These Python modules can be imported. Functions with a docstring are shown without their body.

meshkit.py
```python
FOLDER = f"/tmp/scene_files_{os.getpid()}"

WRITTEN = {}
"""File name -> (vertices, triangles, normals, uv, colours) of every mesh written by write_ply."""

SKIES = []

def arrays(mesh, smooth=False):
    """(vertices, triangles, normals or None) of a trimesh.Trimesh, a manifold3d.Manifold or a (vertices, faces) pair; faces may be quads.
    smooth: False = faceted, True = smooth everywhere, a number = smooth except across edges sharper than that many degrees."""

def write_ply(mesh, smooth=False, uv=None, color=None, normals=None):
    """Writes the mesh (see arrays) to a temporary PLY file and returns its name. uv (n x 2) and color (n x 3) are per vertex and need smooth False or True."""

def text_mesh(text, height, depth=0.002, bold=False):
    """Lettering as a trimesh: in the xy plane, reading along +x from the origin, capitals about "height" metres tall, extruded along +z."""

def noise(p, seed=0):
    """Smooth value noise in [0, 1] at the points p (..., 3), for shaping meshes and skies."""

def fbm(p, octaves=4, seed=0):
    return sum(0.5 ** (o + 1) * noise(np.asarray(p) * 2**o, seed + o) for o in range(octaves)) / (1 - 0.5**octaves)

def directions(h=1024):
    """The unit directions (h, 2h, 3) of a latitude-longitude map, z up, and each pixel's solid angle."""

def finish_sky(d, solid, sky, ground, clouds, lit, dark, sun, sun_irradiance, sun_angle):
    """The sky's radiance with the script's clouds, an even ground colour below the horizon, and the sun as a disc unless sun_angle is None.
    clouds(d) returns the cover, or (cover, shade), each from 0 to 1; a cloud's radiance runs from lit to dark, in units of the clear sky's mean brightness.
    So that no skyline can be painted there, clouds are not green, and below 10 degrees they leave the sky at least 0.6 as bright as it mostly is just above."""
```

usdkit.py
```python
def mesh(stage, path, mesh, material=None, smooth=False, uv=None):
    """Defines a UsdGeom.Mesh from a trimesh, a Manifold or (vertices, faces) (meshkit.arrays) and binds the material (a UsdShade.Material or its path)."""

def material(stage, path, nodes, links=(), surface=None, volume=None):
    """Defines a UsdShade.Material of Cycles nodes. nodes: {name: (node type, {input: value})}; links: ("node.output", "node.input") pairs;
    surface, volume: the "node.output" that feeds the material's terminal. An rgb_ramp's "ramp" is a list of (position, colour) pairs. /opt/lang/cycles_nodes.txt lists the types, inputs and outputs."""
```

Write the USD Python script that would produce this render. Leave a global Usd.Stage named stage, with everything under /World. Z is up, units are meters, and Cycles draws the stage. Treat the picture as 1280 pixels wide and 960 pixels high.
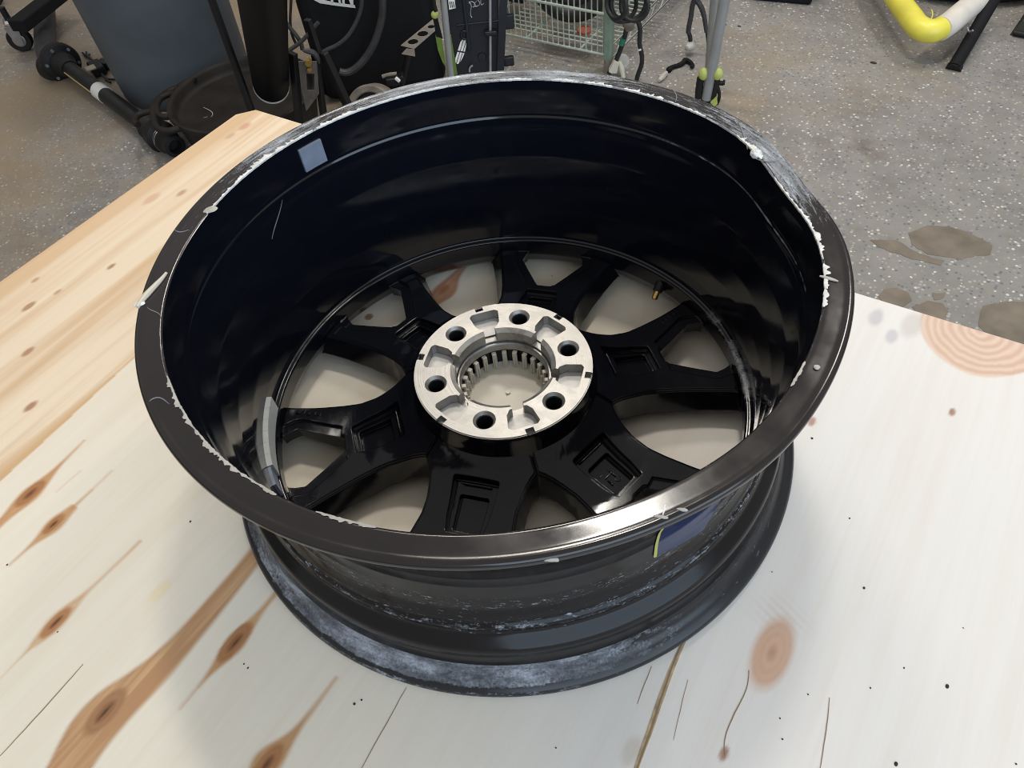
import math, numpy as np, trimesh, manifold3d as m3, usdkit, meshkit
from shapely.geometry import Polygon, Point, LineString, box as sbox
from shapely import affinity
from shapely.ops import unary_union
from pxr import Usd, UsdGeom, UsdLux, UsdShade, Gf, Sdf, Vt

stage = Usd.Stage.CreateInMemory()
UsdGeom.SetStageUpAxis(stage, UsdGeom.Tokens.z)
world = UsdGeom.Xform.Define(stage, '/World')
PI = math.pi
# ------------------------------------------------------------------ camera
F = 960.0
CAM = np.array([0.3177, -0.4028, 0.6754])
YAW, PITCH, ROLL = 0.6544, 0.6989, -0.1308
EXPOSURE = 0.22


def rotm(yaw, pitch, roll):
    cy, sy, cp, sp, cr, sr = np.cos(yaw), np.sin(yaw), np.cos(pitch), np.sin(pitch), np.cos(roll), np.sin(roll)
    return np.array([[cy, -sy, 0], [sy, cy, 0], [0, 0, 1]]) @ np.array([[1, 0, 0], [0, cp, -sp], [0, sp, cp]]) @ np.array([[cr, -sr, 0], [sr, cr, 0], [0, 0, 1]])


RM = rotm(YAW, PITCH, ROLL)
cam = UsdGeom.Camera.Define(stage, '/World/Camera')
M4 = np.eye(4); M4[:3, :3] = RM.T; M4[3, :3] = CAM
cam.AddTransformOp().Set(Gf.Matrix4d(*M4.ravel().tolist()))
cam.CreateHorizontalApertureAttr(36.0)
cam.CreateVerticalApertureAttr(27.0)
cam.CreateFocalLengthAttr(36.0 * F / 1280)
cam.CreateClippingRangeAttr(Gf.Vec2f(0.02, 200))
cam.CreateExposureAttr(EXPOSURE)


def ray(px, py):
    d = np.array([(px - 640) / F, -(py - 480) / F, -1.0])
    d = RM @ d
    return d / np.linalg.norm(d)


def at(px, py, z=0.0):
    """the point of height z that stands at this place of the photograph"""
    d = ray(px, py)
    return CAM + d * ((z - CAM[2]) / d[2])


def onplane(px, py, p0, n, off=0.0):
    d = ray(px, py)
    n = np.asarray(n, float)
    n = n / np.linalg.norm(n); p0 = p0 + n * off
    return CAM + d * (np.dot(p0 - CAM, n) / np.dot(d, n))


FZ = -0.90      # workshop floor; the table top is z = 0

# ------------------------------------------------------------------ light
dome = UsdLux.DomeLight.Define(stage, '/World/Ambient')
dome.CreateIntensityAttr(0.14)
dome.CreateColorAttr(Gf.Vec3f(1.0, 0.96, 0.92))


def rect_light(name, pos, target, w, h, power, color):
    l = UsdLux.RectLight.Define(stage, '/World/' + name)
    l.CreateWidthAttr(w); l.CreateHeightAttr(h); l.CreateIntensityAttr(power); l.CreateColorAttr(Gf.Vec3f(*color))
    p = np.array(pos, float); z = p - np.array(target, float); z /= np.linalg.norm(z)
    x = np.cross([0, 0, 1.0] if abs(z[2]) < .95 else [0, 1.0, 0], z); x /= np.linalg.norm(x); y = np.cross(z, x)
    m = np.eye(4); m[0, :3] = x; m[1, :3] = y; m[2, :3] = z; m[3, :3] = p
    l.AddTransformOp().Set(Gf.Matrix4d(*m.ravel().tolist()))
    return l


# shop lamps on the ceiling (warm) and the big open roller door (cool daylight)
rect_light('lamp_far', (-0.45, 1.24, 2.9), (-0.45, 1.24, 0), 0.40, 0.26, 78.0, (1.0, 0.95, 0.87))
rect_light('lamp_left', (-1.7, 2.1, 2.9), (-1.7, 2.1, 0), 0.9, 0.30, 38.0, (1.0, 0.93, 0.82))
rect_light('lamp_right', (0.5, 3.0, 3.0), (0.5, 3.0, 0), 0.5, 1.0, 25.0, (1.0, 0.94, 0.86))
rect_light('roller_door', (4.0, -2.3, 1.9), (0, 0, 0.1), 6.0, 4.0, 2.9, (0.62, 0.80, 1.0))

# ------------------------------------------------------------------ helpers
_used = {}


def numbered(parent, name):
    k = (parent, name); n = _used.get(k, 0); _used[k] = n + 1
    return name if n == 0 else '%s_%03d' % (name, n)


def path_of(o):
    return '/World' if o is None else str(o.GetPath())


def meta(prim, label=None, cat=None, group=None, kind=None):
    for k, v in (('label', label), ('category', cat), ('group', group), ('kind', kind)):
        if v: prim.SetCustomDataByKey(k, v)


def obj(name, mesh, mat, parent=None, label=None, cat=None, group=None, kind=None, smooth=35):
    p = path_of(parent); n = numbered(p, name)
    m = usdkit.mesh(stage, p + '/' + n, mesh, mat, smooth=smooth)
    m.CreateDoubleSidedAttr(True)
    meta(m.GetPrim(), label, cat, group, kind)
    return m.GetPrim()


def thing(name, label, cat, loc=(0, 0, 0), rotz=0.0, group=None, kind=None):
    n = numbered('/World', name)
    x = UsdGeom.Xform.Define(stage, '/World/' + n)
    if any(loc): x.AddTranslateOp().Set(Gf.Vec3d(*map(float, loc)))
    if rotz: x.AddRotateZOp().Set(math.degrees(rotz))
    meta(x.GetPrim(), label, cat, group, kind)
    return x.GetPrim()


def primvar(prim, name, data):
    api = UsdGeom.PrimvarsAPI(prim)
    if np.ndim(data) == 2:
        api.CreatePrimvar(name, Sdf.ValueTypeNames.Color3fArray, 'vertex').Set(Vt.Vec3fArray.FromNumpy(np.ascontiguousarray(data, np.float32)))
    else:
        api.CreatePrimvar(name, Sdf.ValueTypeNames.FloatArray, 'vertex').Set(Vt.FloatArray.FromNumpy(np.ascontiguousarray(data, np.float32)))


def tm(man):
    k = man.to_mesh()
    return trimesh.Trimesh(np.array(k.vert_properties)[:, :3], np.array(k.tri_verts), process=False)


def cat(*ms):
    return trimesh.util.concatenate([m for m in ms])


def rbox(sx, sy, sz, r=0.003, c=(0, 0, 0)):
    """box with rounded edges, centred on c"""
    r = min(r, sx * .49, sy * .49, sz * .49)
    s = trimesh.creation.icosphere(1, r)
    pts = np.vstack([s.vertices + np.array([a, b, d]) for a in (-sx / 2 + r, sx / 2 - r) for b in (-sy / 2 + r, sy / 2 - r) for d in (-sz / 2 + r, sz / 2 - r)])
    h = trimesh.convex.convex_hull(pts)
    h.apply_translation(c)
    return h


def orient(mesh, p, zdir, xdir=None):
    z = np.array(zdir, float); z /= np.linalg.norm(z)
    x = np.array(xdir if xdir is not None else ([1, 0, 0] if abs(z[0]) < .9 else [0, 1, 0]), float)
    x = x - z * x.dot(z); x /= np.linalg.norm(x); y = np.cross(z, x)
    m = np.eye(4); m[:3, 0] = x; m[:3, 1] = y; m[:3, 2] = z; m[:3, 3] = p
    k = mesh.copy(); k.apply_transform(m)
    return k


def smooth_path(pts, n=40):
    from scipy.interpolate import splprep, splev
    p = np.array(pts, float)
    if len(p) < 3: return np.linspace(p[0], p[-1], max(2, n // 6))
    tck, _ = splprep(p.T, s=0, k=min(3, len(p) - 1))
    return np.array(splev(np.linspace(0, 1, n), tck)).T


def tube(pts, r, sides=12, n=40, straight=False, cap=True):
    p = np.array(pts, float) if straight else smooth_path(pts, n)
    k = len(p); rr = np.broadcast_to(np.asarray(r, float), (k,)) if np.ndim(r) == 0 or len(r) == k else np.interp(np.linspace(0, 1, k), np.linspace(0, 1, len(r)), r)
    t = np.gradient(p, axis=0); t /= np.linalg.norm(t, axis=1, keepdims=True)
    u = np.cross(t[0], [0, 0, 1.0]);
    if np.linalg.norm(u) < .1: u = np.cross(t[0], [1.0, 0, 0])
    u /= np.linalg.norm(u); V = []
    ang = np.arange(sides) * 2 * PI / sides
    for i in range(k):
        u = u - t[i] * u.dot(t[i]); u /= np.linalg.norm(u); w = np.cross(t[i], u)
        V.append(p[i] + rr[i] * (np.cos(ang)[:, None] * u + np.sin(ang)[:, None] * w))
    V = np.vstack(V); fs = []
    for i in range(k - 1):
        a = i * sides + np.arange(sides); b = i * sides + (np.arange(sides) + 1) % sides
        fs += [np.c_[a, b, b + sides], np.c_[a, b + sides, a + sides]]
    fs = np.vstack(fs)
    if cap:
        c0, c1 = len(V), len(V) + 1
        V = np.vstack([V, p[0], p[-1]]); a = np.arange(sides); b = (a + 1) % sides; o = (k - 1) * sides
        fs = np.vstack([fs, np.c_[b, a, np.full(sides, c0)], np.c_[a + o, b + o, np.full(sides, c1)]])
    return trimesh.Trimesh(V, fs, process=False)


def rod(a, b, r, sides=14, r2=None):
    return tube([a, b], [r, r if r2 is None else r2], sides, n=12, straight=True)


def densify(prof, step):
    out = [np.array(prof[0], float)]
    for a, b in zip(prof[:-1], prof[1:]):
        a, b = np.array(a, float), np.array(b, float); k = max(1, int(np.ceil(np.linalg.norm(b - a) / step)))
        out += [a + (b - a) * i / k for i in range(1, k + 1)]
    return np.array(out)


def lathe(prof, seg=96, closed=False, a0=0.0, a1=2 * PI):
    """(r, z) profile round the z axis; returns a mesh whose vertex i*len(prof)+j is segment i, profile point j"""
    p = np.array(prof, float); k = len(p); full = abs(a1 - a0 - 2 * PI) < 1e-6
    ang = a0 + (a1 - a0) * np.arange(seg if full else seg + 1) / seg
    V = np.stack([np.outer(np.cos(ang), p[:, 0]), np.outer(np.sin(ang), p[:, 0]), np.broadcast_to(p[:, 1], (len(ang), k))], -1).reshape(-1, 3)
    I = np.arange(seg); I2 = (I + 1) % len(ang) if full else I + 1
    J = np.arange(k if closed else k - 1); J2 = (J + 1) % k
    a = (I[:, None] * k + J).ravel(); b = (I2[:, None] * k + J).ravel(); c = (I2[:, None] * k + J2).ravel(); d = (I[:, None] * k + J2).ravel()
    return trimesh.Trimesh(V, np.vstack([np.c_[a, b, c], np.c_[a, c, d]]), process=False)


def extrude(poly, h, z=0.0):
    polys = getattr(poly, 'geoms', [poly])
    m = trimesh.util.concatenate([trimesh.creation.extrude_polygon(g, h, engine='earcut') for g in polys if g.area > 1e-9])
    m.apply_translation([0, 0, z]); return m


def man_poly(poly, h, z=0.0):
    cs = []
    for g in getattr(poly, 'geoms', [poly]):
        if g.area < 1e-9: continue
        cs.append(np.array(g.exterior.coords)[:-1]); cs += [np.array(i.coords)[:-1] for i in g.interiors]
    return m3.CrossSection(cs, m3.FillRule.EvenOdd).extrude(h).translate((0, 0, z))


# ------------------------------------------------------------------ materials
def mat(name, color, rough=0.5, metal=0.0, spec=0.5, coat=0.0, var=0.0, vscale=40, bump=0.0, bscale=200, rough_var=0.0):
    nodes = {'p': ('principled_bsdf', {'base_color': color, 'roughness': rough, 'metallic': metal, 'specular_ior_level': spec, 'coat_weight': coat})}
    links = []
    if var or bump or rough_var:
        nodes['tc'] = ('texture_coordinate', {})
    if var:
        nodes['n'] = ('noise_texture', {'scale': vscale, 'detail': 4})
        nodes['r'] = ('rgb_ramp', {'ramp': [(.3, tuple(c * (1 - var) for c in color)), (.7, tuple(min(1, c * (1 + var)) for c in color))]})
        links += [('tc.object', 'n.vector'), ('n.fac', 'r.fac'), ('r.color', 'p.base_color')]
    if rough_var:
        nodes['rn'] = ('noise_texture', {'scale': vscale * .7, 'detail': 3})
        nodes['rm'] = ('map_range', {'from_min': .3, 'from_max': .7, 'to_min': max(.02, rough - rough_var), 'to_max': min(1, rough + rough_var), 'clamp': True})
        links += [('tc.object', 'rn.vector'), ('rn.fac', 'rm.value'), ('rm.result', 'p.roughness')]
    if bump:
        nodes['bn'] = ('noise_texture', {'scale': bscale, 'detail': 3})
        nodes['b'] = ('bump', {'strength': bump, 'distance': .002})
        links += [('tc.object', 'bn.vector'), ('bn.fac', 'b.height'), ('b.normal', 'p.normal')]
    return usdkit.material(stage, '/World/Looks/' + name, nodes, links, surface='p.BSDF')


def worn_paint(name, base, rough, worn, worn_rough, scale=(60, 60, 60), bias=0.0, gain=1.0, bevel=0.0, coat=0.0, fine=700, rv=.06, polar=False, spec=.5):
    """paint that is scuffed to a paler layer where the vertex attribute 'wear' is high, broken up by noise"""
    N = {'tc': ('texture_coordinate', {}), 'w': ('attribute', {'attribute': 'wear'}),
         'mp': ('mapping', {'scale': scale}), 'n1': ('noise_texture', {'scale': 1.0, 'detail': 8, 'roughness': .68, 'distortion': .4}),
         'n2': ('noise_texture', {'scale': fine, 'detail': 3, 'roughness': .7}),
         's': ('math', {'math_type': 'multiply_add', 'value2': .35, 'value3': 0.0}),
         'a': ('math', {'math_type': 'add'}), 'g': ('math', {'math_type': 'multiply_add', 'value2': gain, 'value3': bias}),
         't': ('math', {'math_type': 'add'}),
         'm': ('map_range', {'from_min': .93, 'from_max': 1.10, 'to_min': 0.0, 'to_max': 1.0, 'clamp': True}),
         'c': ('mix', {'color1': base, 'color2': worn}),
         'mp3': ('mapping', {'scale': tuple(x * .32 for x in scale), 'location': (3.1, 7.7, 1.3)}), 'n3': ('noise_texture', {'scale': 1.0, 'detail': 6, 'roughness': .7}), 't2': ('math', {'math_type': 'multiply_add', 'value2': .42, 'value3': -.21}), 't3': ('math', {'math_type': 'add'}),
         'tone': ('rgb_ramp', {'ramp': [(.34, tuple(x * .28 for x in worn)), (.50, tuple(x * .75 for x in worn)), (.68, tuple(min(1, x * 1.9) for x in worn))]}),
         'rn': ('noise_texture', {'scale': 30.0, 'detail': 3}),
         'rr': ('map_range', {'from_min': .3, 'from_max': .7, 'to_min': max(.02, rough - rv), 'to_max': rough + rv, 'clamp': True}),
         'r': ('mix_float', {'b': worn_rough}),
         'p': ('principled_bsdf', {'coat_weight': coat, 'coat_roughness': .05, 'specular_ior_level': spec})}
    L = [('tc.object', 'mp.vector'), ('mp.vector', 'n1.vector'), ('tc.object', 'n2.vector'), ('n2.fac', 's.value1'), ('n1.fac', 'a.value1'), ('s.value', 'a.value2'),
         ('w.fac', 'g.value1'), ('a.value', 't.value1'), ('g.value', 't.value2'), ('t.value', 'm.value'), ('m.result', 'c.fac'), ('tc.object', 'mp3.vector'), ('mp3.vector', 'n3.vector'), ('n2.fac', 't2.value1'), ('t2.value', 't3.value1'), ('n3.fac', 't3.value2'), ('t3.value', 'tone.fac'), ('tone.color', 'c.color2'),
         ('c.color', 'p.base_color'), ('tc.object', 'rn.vector'), ('rn.fac', 'rr.value'), ('rr.result', 'r.a'), ('m.result', 'r.fac'), ('r.value' if False else 'r.result', 'p.roughness')]
    if polar:      # streaks that run round the rim
        N.update({'sx': ('separate_xyz', {}), 'at2': ('math', {'math_type': 'arctan2'}), 'x2': ('math', {'math_type': 'multiply'}), 'y2': ('math', {'math_type': 'multiply'}), 'r2': ('math', {'math_type': 'add'}), 'rq': ('math', {'math_type': 'sqrt'}), 'cv': ('combine_xyz', {})})
        L.remove(('tc.object', 'mp.vector')); L.remove(('tc.object', 'mp3.vector')); L.append(('cv.vector', 'mp3.vector'))
        L += [('tc.object', 'sx.vector'), ('sx.y', 'at2.value1'), ('sx.x', 'at2.value2'), ('sx.x', 'x2.value1'), ('sx.x', 'x2.value2'), ('sx.y', 'y2.value1'), ('sx.y', 'y2.value2'), ('x2.value', 'r2.value1'), ('y2.value', 'r2.value2'),
              ('r2.value', 'rq.value1'), ('at2.value', 'cv.x'), ('rq.value', 'cv.y'), ('sx.z', 'cv.z'), ('cv.vector', 'mp.vector')]
    if bevel:
        N['bv'] = ('bevel', {'samples': 6, 'radius': bevel}); L.append(('bv.bevel', 'p.normal'))
    return usdkit.material(stage, '/World/Looks/' + name, N, L, surface='p.BSDF')


PAINT = worn_paint('gloss_black_paint', (.0042, .0050, .0085), .10, (.16, .165, .18), .5, (50, 50, 50), bias=-.30, gain=1.0, bevel=0)
SPOKE = worn_paint('gloss_black_spoke_paint', (.0045, .0050, .0075), .10, (.055, .055, .06), .45, (45, 45, 45), bias=.06, gain=1.0, bevel=.0018, spec=.32, rv=.03)
LIP = worn_paint('satin_black_rim_paint', (.013, .0105, .0105), .15, (.25, .27, .30), .45, (16, 420, 420), bias=-.20, gain=1.0, polar=True)
OUTER = worn_paint('dusty_black_barrel_paint', (.009, .008, .0085), .15, (.26, .28, .31), .6, (30, 220, 420), bias=-.16, gain=1.0, fine=500, polar=True, spec=.22)
SCUFF = worn_paint('scuffed_rim_face', (.016, .016, .018), .25, (.155, .165, .185), .6, (22, 170, 170), bias=-.17, gain=1.0, fine=420, polar=True, spec=.3)
RUBBER = mat('black_rubber', (.008, .008, .008), .55, spec=.35)
BRASS = mat('brass', (.55, .36, .12), .35, metal=1)
BLACK = mat('black_plastic', (.007, .007, .008), .42, spec=.35, var=.3, vscale=12, rough_var=.12)
BLACKM = mat('black_matte', (.0055, .0058, .0072), .75, spec=.25)
SHROUD = mat('shroud_black_plastic', (.006, .007, .012), .38, spec=.35, var=.25, vscale=9, rough_var=.1)
PANM = mat('dusty_black_pan', (.014, .0115, .010), .62, spec=.25, var=.45, vscale=9, bump=.2, bscale=60)
STEEL = mat('grey_steel', (.34, .34, .35), .38, metal=.7, var=.15, vscale=30)
GALV = mat('grey_painted_tube', (.30, .31, .31), .42, metal=.3, var=.12, vscale=14)
WHITE = mat('white_plastic', (.72, .72, .70), .5, var=.06, vscale=60)
CHALK = mat('pale_dirty_plastic', (.42, .40, .36), .6, var=.15, vscale=50)
CANM = mat('grey_blue_can_plastic', (.066, .080, .095), .55, var=.16, vscale=5, bump=.12, bscale=160)
LIME = mat('lime_plastic', (.42, .48, .12), .45, var=.12, vscale=30)
GREENW = mat('green_grey_wire', (.50, .57, .50), .35, metal=.45, var=.15, vscale=40)
GREENP = mat('green_grey_post', (.20, .28, .22), .45, metal=.15, var=.15, vscale=30)
CHROME = mat('chrome_wire', (.75, .76, .78), .18, metal=1)
YELLOW = mat('yellow_paint', (.74, .67, .085), .38, var=.10, vscale=10)
TAPE = mat('white_tape', (.66, .62, .56), .6, var=.08, vscale=18, bump=.15, bscale=40)
CABLE = mat('black_cable_sheath', (.011, .011, .012), .5, var=.3, vscale=40)
CABLEG = mat('dusty_grey_cable', (.035, .035, .038), .55, var=.3, vscale=30)
TAN = mat('dusty_tan_metal', (.16, .135, .11), .7, var=.25, vscale=30)
SEAL = mat('dry_white_sealant', (.72, .71, .68), .7, var=.18, vscale=150, bump=.5, bscale=300)
WEIGHT = mat('grey_weight_coating', (.20, .23, .30), .38, var=.12, vscale=60)
WTAPE = mat('pale_grey_weight_face', (.44, .46, .45), .5, var=.08, vscale=90)
GREEN = mat('green_tape', (.02, .16, .09), .5)
DIRT = mat('dark_speck', (.03, .025, .02), .9)
RED = mat('faded_red_plastic', (.30, .08, .05), .6)


def silver():
    N = {'tc': ('texture_coordinate', {}), 'sx': ('separate_xyz', {}), 'xx': ('math', {'math_type': 'multiply'}), 'yy': ('math', {'math_type': 'multiply'}),
         'ad': ('math', {'math_type': 'add'}), 'r': ('math', {'math_type': 'sqrt'}), 'cv': ('combine_xyz', {}),
         'n': ('noise_texture', {'scale': 900.0, 'detail': 4}), 'b': ('bump', {'strength': .25, 'distance': .0006}),
         'st': ('noise_texture', {'scale': 55.0, 'detail': 6, 'roughness': .7}),
         'ramp': ('rgb_ramp', {'ramp': [(.30, (.22, .212, .20)), (.48, (.345, .335, .318)), (.75, (.44, .43, .41))]}),
         'rm': ('map_range', {'from_min': .3, 'from_max': .7, 'to_min': .30, 'to_max': .55, 'clamp': True}),
         'p': ('principled_bsdf', {'metallic': .75})}
    L = [('tc.object', 'sx.vector'), ('sx.x', 'xx.value1'), ('sx.x', 'xx.value2'), ('sx.y', 'yy.value1'), ('sx.y', 'yy.value2'), ('xx.value', 'ad.value1'), ('yy.value', 'ad.value2'),
         ('ad.value', 'r.value1'), ('r.value', 'cv.x'), ('sx.z', 'cv.z'), ('cv.vector', 'n.vector'), ('n.fac', 'b.height'), ('b.normal', 'p.normal'),
         ('tc.object', 'st.vector'), ('st.fac', 'ramp.fac'), ('ramp.color', 'p.base_color'), ('st.fac', 'rm.value'), ('rm.result', 'p.roughness')]
    return usdkit.material(stage, '/World/Looks/machined_aluminium', N, L, surface='p.BSDF')


SILVER = silver()
CAST = mat('cast_aluminium_floor', (.50, .49, .47), .55, metal=.5, var=.12, vscale=60)
CAPM = mat('beige_cap_plastic', (.52, .48, .40), .38, var=.05, vscale=40)


def floor_mat():
    N = {'g': ('geometry', {}), 'v1': ('voronoi_texture', {'scale': 95.0, 'randomness': 1.0}), 'v2': ('voronoi_texture', {'scale': 150.0, 'randomness': 1.0}),
         'c1': ('separate_color', {}), 'c2': ('separate_color', {}),
         'big': ('noise_texture', {'scale': 1.4, 'detail': 6, 'roughness': .62}), 'med': ('noise_texture', {'scale': 5.0, 'detail': 7, 'roughness': .65}),
         'sx': ('separate_xyz', {}),
         'base': ('rgb_ramp', {'ramp': [(.30, (.185, .173, .160)), (.50, (.245, .233, .217)), (.72, (.300, .283, .260))]}),
         'fl1': ('rgb_ramp', {'ramp': [(0, (.24, .23, .215)), (.60, (.24, .23, .215)), (.62, (.40, .38, .34)), (.74, (.31, .295, .28)), (.82, (.15, .15, .16)), (.92, (.14, .17, .24)), (.95, (.60, .58, .52)), (1, (.68, .66, .60))], 'interpolate': False}),
         'd1': ('math', {'math_type': 'less_than', 'value2': .42}), 'k1': ('math', {'math_type': 'greater_than', 'value2': .54}), 'km': ('math', {'math_type': 'multiply'}),
         'mx': ('mix', {}), 'mu': ('mix', {'mix_type': 'multiply', 'fac': 1.0}),
         'dirtm': ('map_range', {'from_min': .55, 'from_max': .74, 'to_min': 0.0, 'to_max': .8, 'clamp': True}),
         'xl': ('map_range', {'from_min': -.6, 'from_max': -1.9, 'to_min': .0, 'to_max': .16, 'clamp': True}), 'da': ('math', {'math_type': 'add'}),
         'dirt': ('mix', {'color2': (.285, .215, .135)}),
         'dk': ('map_range', {'from_min': .60, 'from_max': .74, 'to_min': 0.0, 'to_max': .55, 'clamp': True}), 'dark': ('mix', {'color2': (.10, .078, .062)}), 'med2': ('noise_texture', {'scale': 2.7, 'detail': 6, 'roughness': .66}), 'off': ('vector_math', {'math_type': 'add', 'vector2': (7.3, 2.1, 0)}),
         'b': ('bump', {'strength': .25, 'distance': .0015}), 'p': ('principled_bsdf', {'roughness': .5, 'specular_ior_level': .35})}
    L = [('g.position', 'v1.vector'), ('g.position', 'v2.vector'), ('g.position', 'big.vector'), ('g.position', 'med.vector'), ('g.position', 'sx.vector'), ('g.position', 'off.vector1'), ('off.vector', 'med2.vector'),
         ('v1.color', 'c1.color'), ('c1.r', 'fl1.fac'), ('v1.distance', 'd1.value1'), ('c1.r', 'k1.value1'), ('d1.value', 'km.value1'), ('k1.value', 'km.value2'),
         ('med.fac', 'base.fac'), ('km.value', 'mx.fac'), ('base.color', 'mx.color1'), ('fl1.color', 'mx.color2'),
         ('sx.x', 'xl.value'), ('big.fac', 'da.value1'), ('xl.result', 'da.value2'), ('da.value', 'dirtm.value'), ('dirtm.result', 'dirt.fac'), ('mx.color', 'dirt.color1'),
         ('med2.fac', 'dk.value'), ('dk.result', 'dark.fac'), ('dirt.color', 'dark.color1'), ('dark.color', 'p.base_color'), ('med.fac', 'b.height'), ('b.normal', 'p.normal')]
    return usdkit.material(stage, '/World/Looks/flake_epoxy_floor', N, L, surface='p.BSDF')


FLOORM = floor_mat()
CONCRETE = mat('bare_brown_concrete', (.185, .155, .120), .75, var=.22, vscale=14, bump=.4, bscale=90)


def wood_mat():
    N = {'at': ('attribute', {'attribute': 'woodcol'}), 'kn': ('attribute', {'attribute': 'knot'}), 'g': ('geometry', {}), 'mp': ('mapping', {'scale': (260, 9, 9)}), 'n': ('noise_texture', {'scale': 1.0, 'detail': 6, 'roughness': .6, 'distortion': .3}),
         'mp2': ('mapping', {'scale': (38, 2.6, 3)}), 'n2': ('noise_texture', {'scale': 1.0, 'detail': 5, 'roughness': .55}),
         'r1': ('rgb_ramp', {'ramp': [(.25, (.92, .90, .87)), (.55, (1, 1, 1)), (.8, (1, 1, 1))]}), 'r2': ('rgb_ramp', {'ramp': [(.28, (.90, .87, .82)), (.52, (1, 1, 1))]}),
         'm1': ('mix', {'mix_type': 'multiply', 'fac': .34}), 'm2': ('mix', {'mix_type': 'multiply', 'fac': .32}),
         'b': ('bump', {'strength': .12, 'distance': .0006}), 'p': ('principled_bsdf', {'roughness': .55, 'specular_ior_level': .3})}
    L = [('g.position', 'mp.vector'), ('mp.vector', 'n.vector'), ('g.position', 'mp2.vector'), ('mp2.vector', 'n2.vector'), ('n.fac', 'r1.fac'), ('n2.fac', 'r2.fac'),
         ('at.color', 'm1.color1'), ('r1.color', 'm1.color2'), ('m1.color', 'm2.color1'), ('r2.color', 'm2.color2'), ('m2.color', 'p.base_color'), ('n.fac', 'b.height'), ('b.normal', 'p.normal')]
    return usdkit.material(stage, '/World/Looks/plywood_veneer', N, L, surface='p.BSDF')


WOOD = wood_mat()
PLYEDGE = mat('plywood_edge', (.42, .30, .18), .7, var=.3, vscale=30)
CRACK = mat('veneer_crack', (.27, .19, .12), .9)
PALEGAP = mat('pale_brown_gap', (.46, .34, .19), .8, var=.3, vscale=120)
LUMBER = mat('bench_lumber', (.42, .30, .18), .7, var=.2, vscale=12)

# ------------------------------------------------------------------ floor
fl = rbox(24, 24, .1, .005, (0, 0, FZ - .05))
floor = obj('floor', fl, FLOORM, kind='structure', smooth=False)
WALLM = mat('workshop_wall_paint', (.30, .30, .29), .8, var=.1, vscale=2)
obj('wall_back', rbox(24, .2, 4.4, .01, (0, 11.0, FZ + 2.2)), WALLM, kind='structure', smooth=False)
obj('wall_left', rbox(.2, 22.6, 4.4, .01, (-11.0, -.4, FZ + 2.2)), WALLM, kind='structure', smooth=False)


def patch(px_pts, h=.0012):
    """a place where the floor coating has flaked off, outline given in photo pixels"""
    P = np.array([at(x, y, FZ)[:2] for x, y in px_pts])
    g = Polygon(P).buffer(.012).buffer(-.012).segmentize(.012)
    c = np.array(g.exterior.coords)[:-1]
    q = np.c_[c * 60, np.zeros(len(c))]
    c = c + .010 * (np.c_[meshkit.fbm(q, 3, 4), meshkit.fbm(q, 3, 9)] - .5)
    return extrude(Polygon(c).buffer(0), h, FZ)


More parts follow.
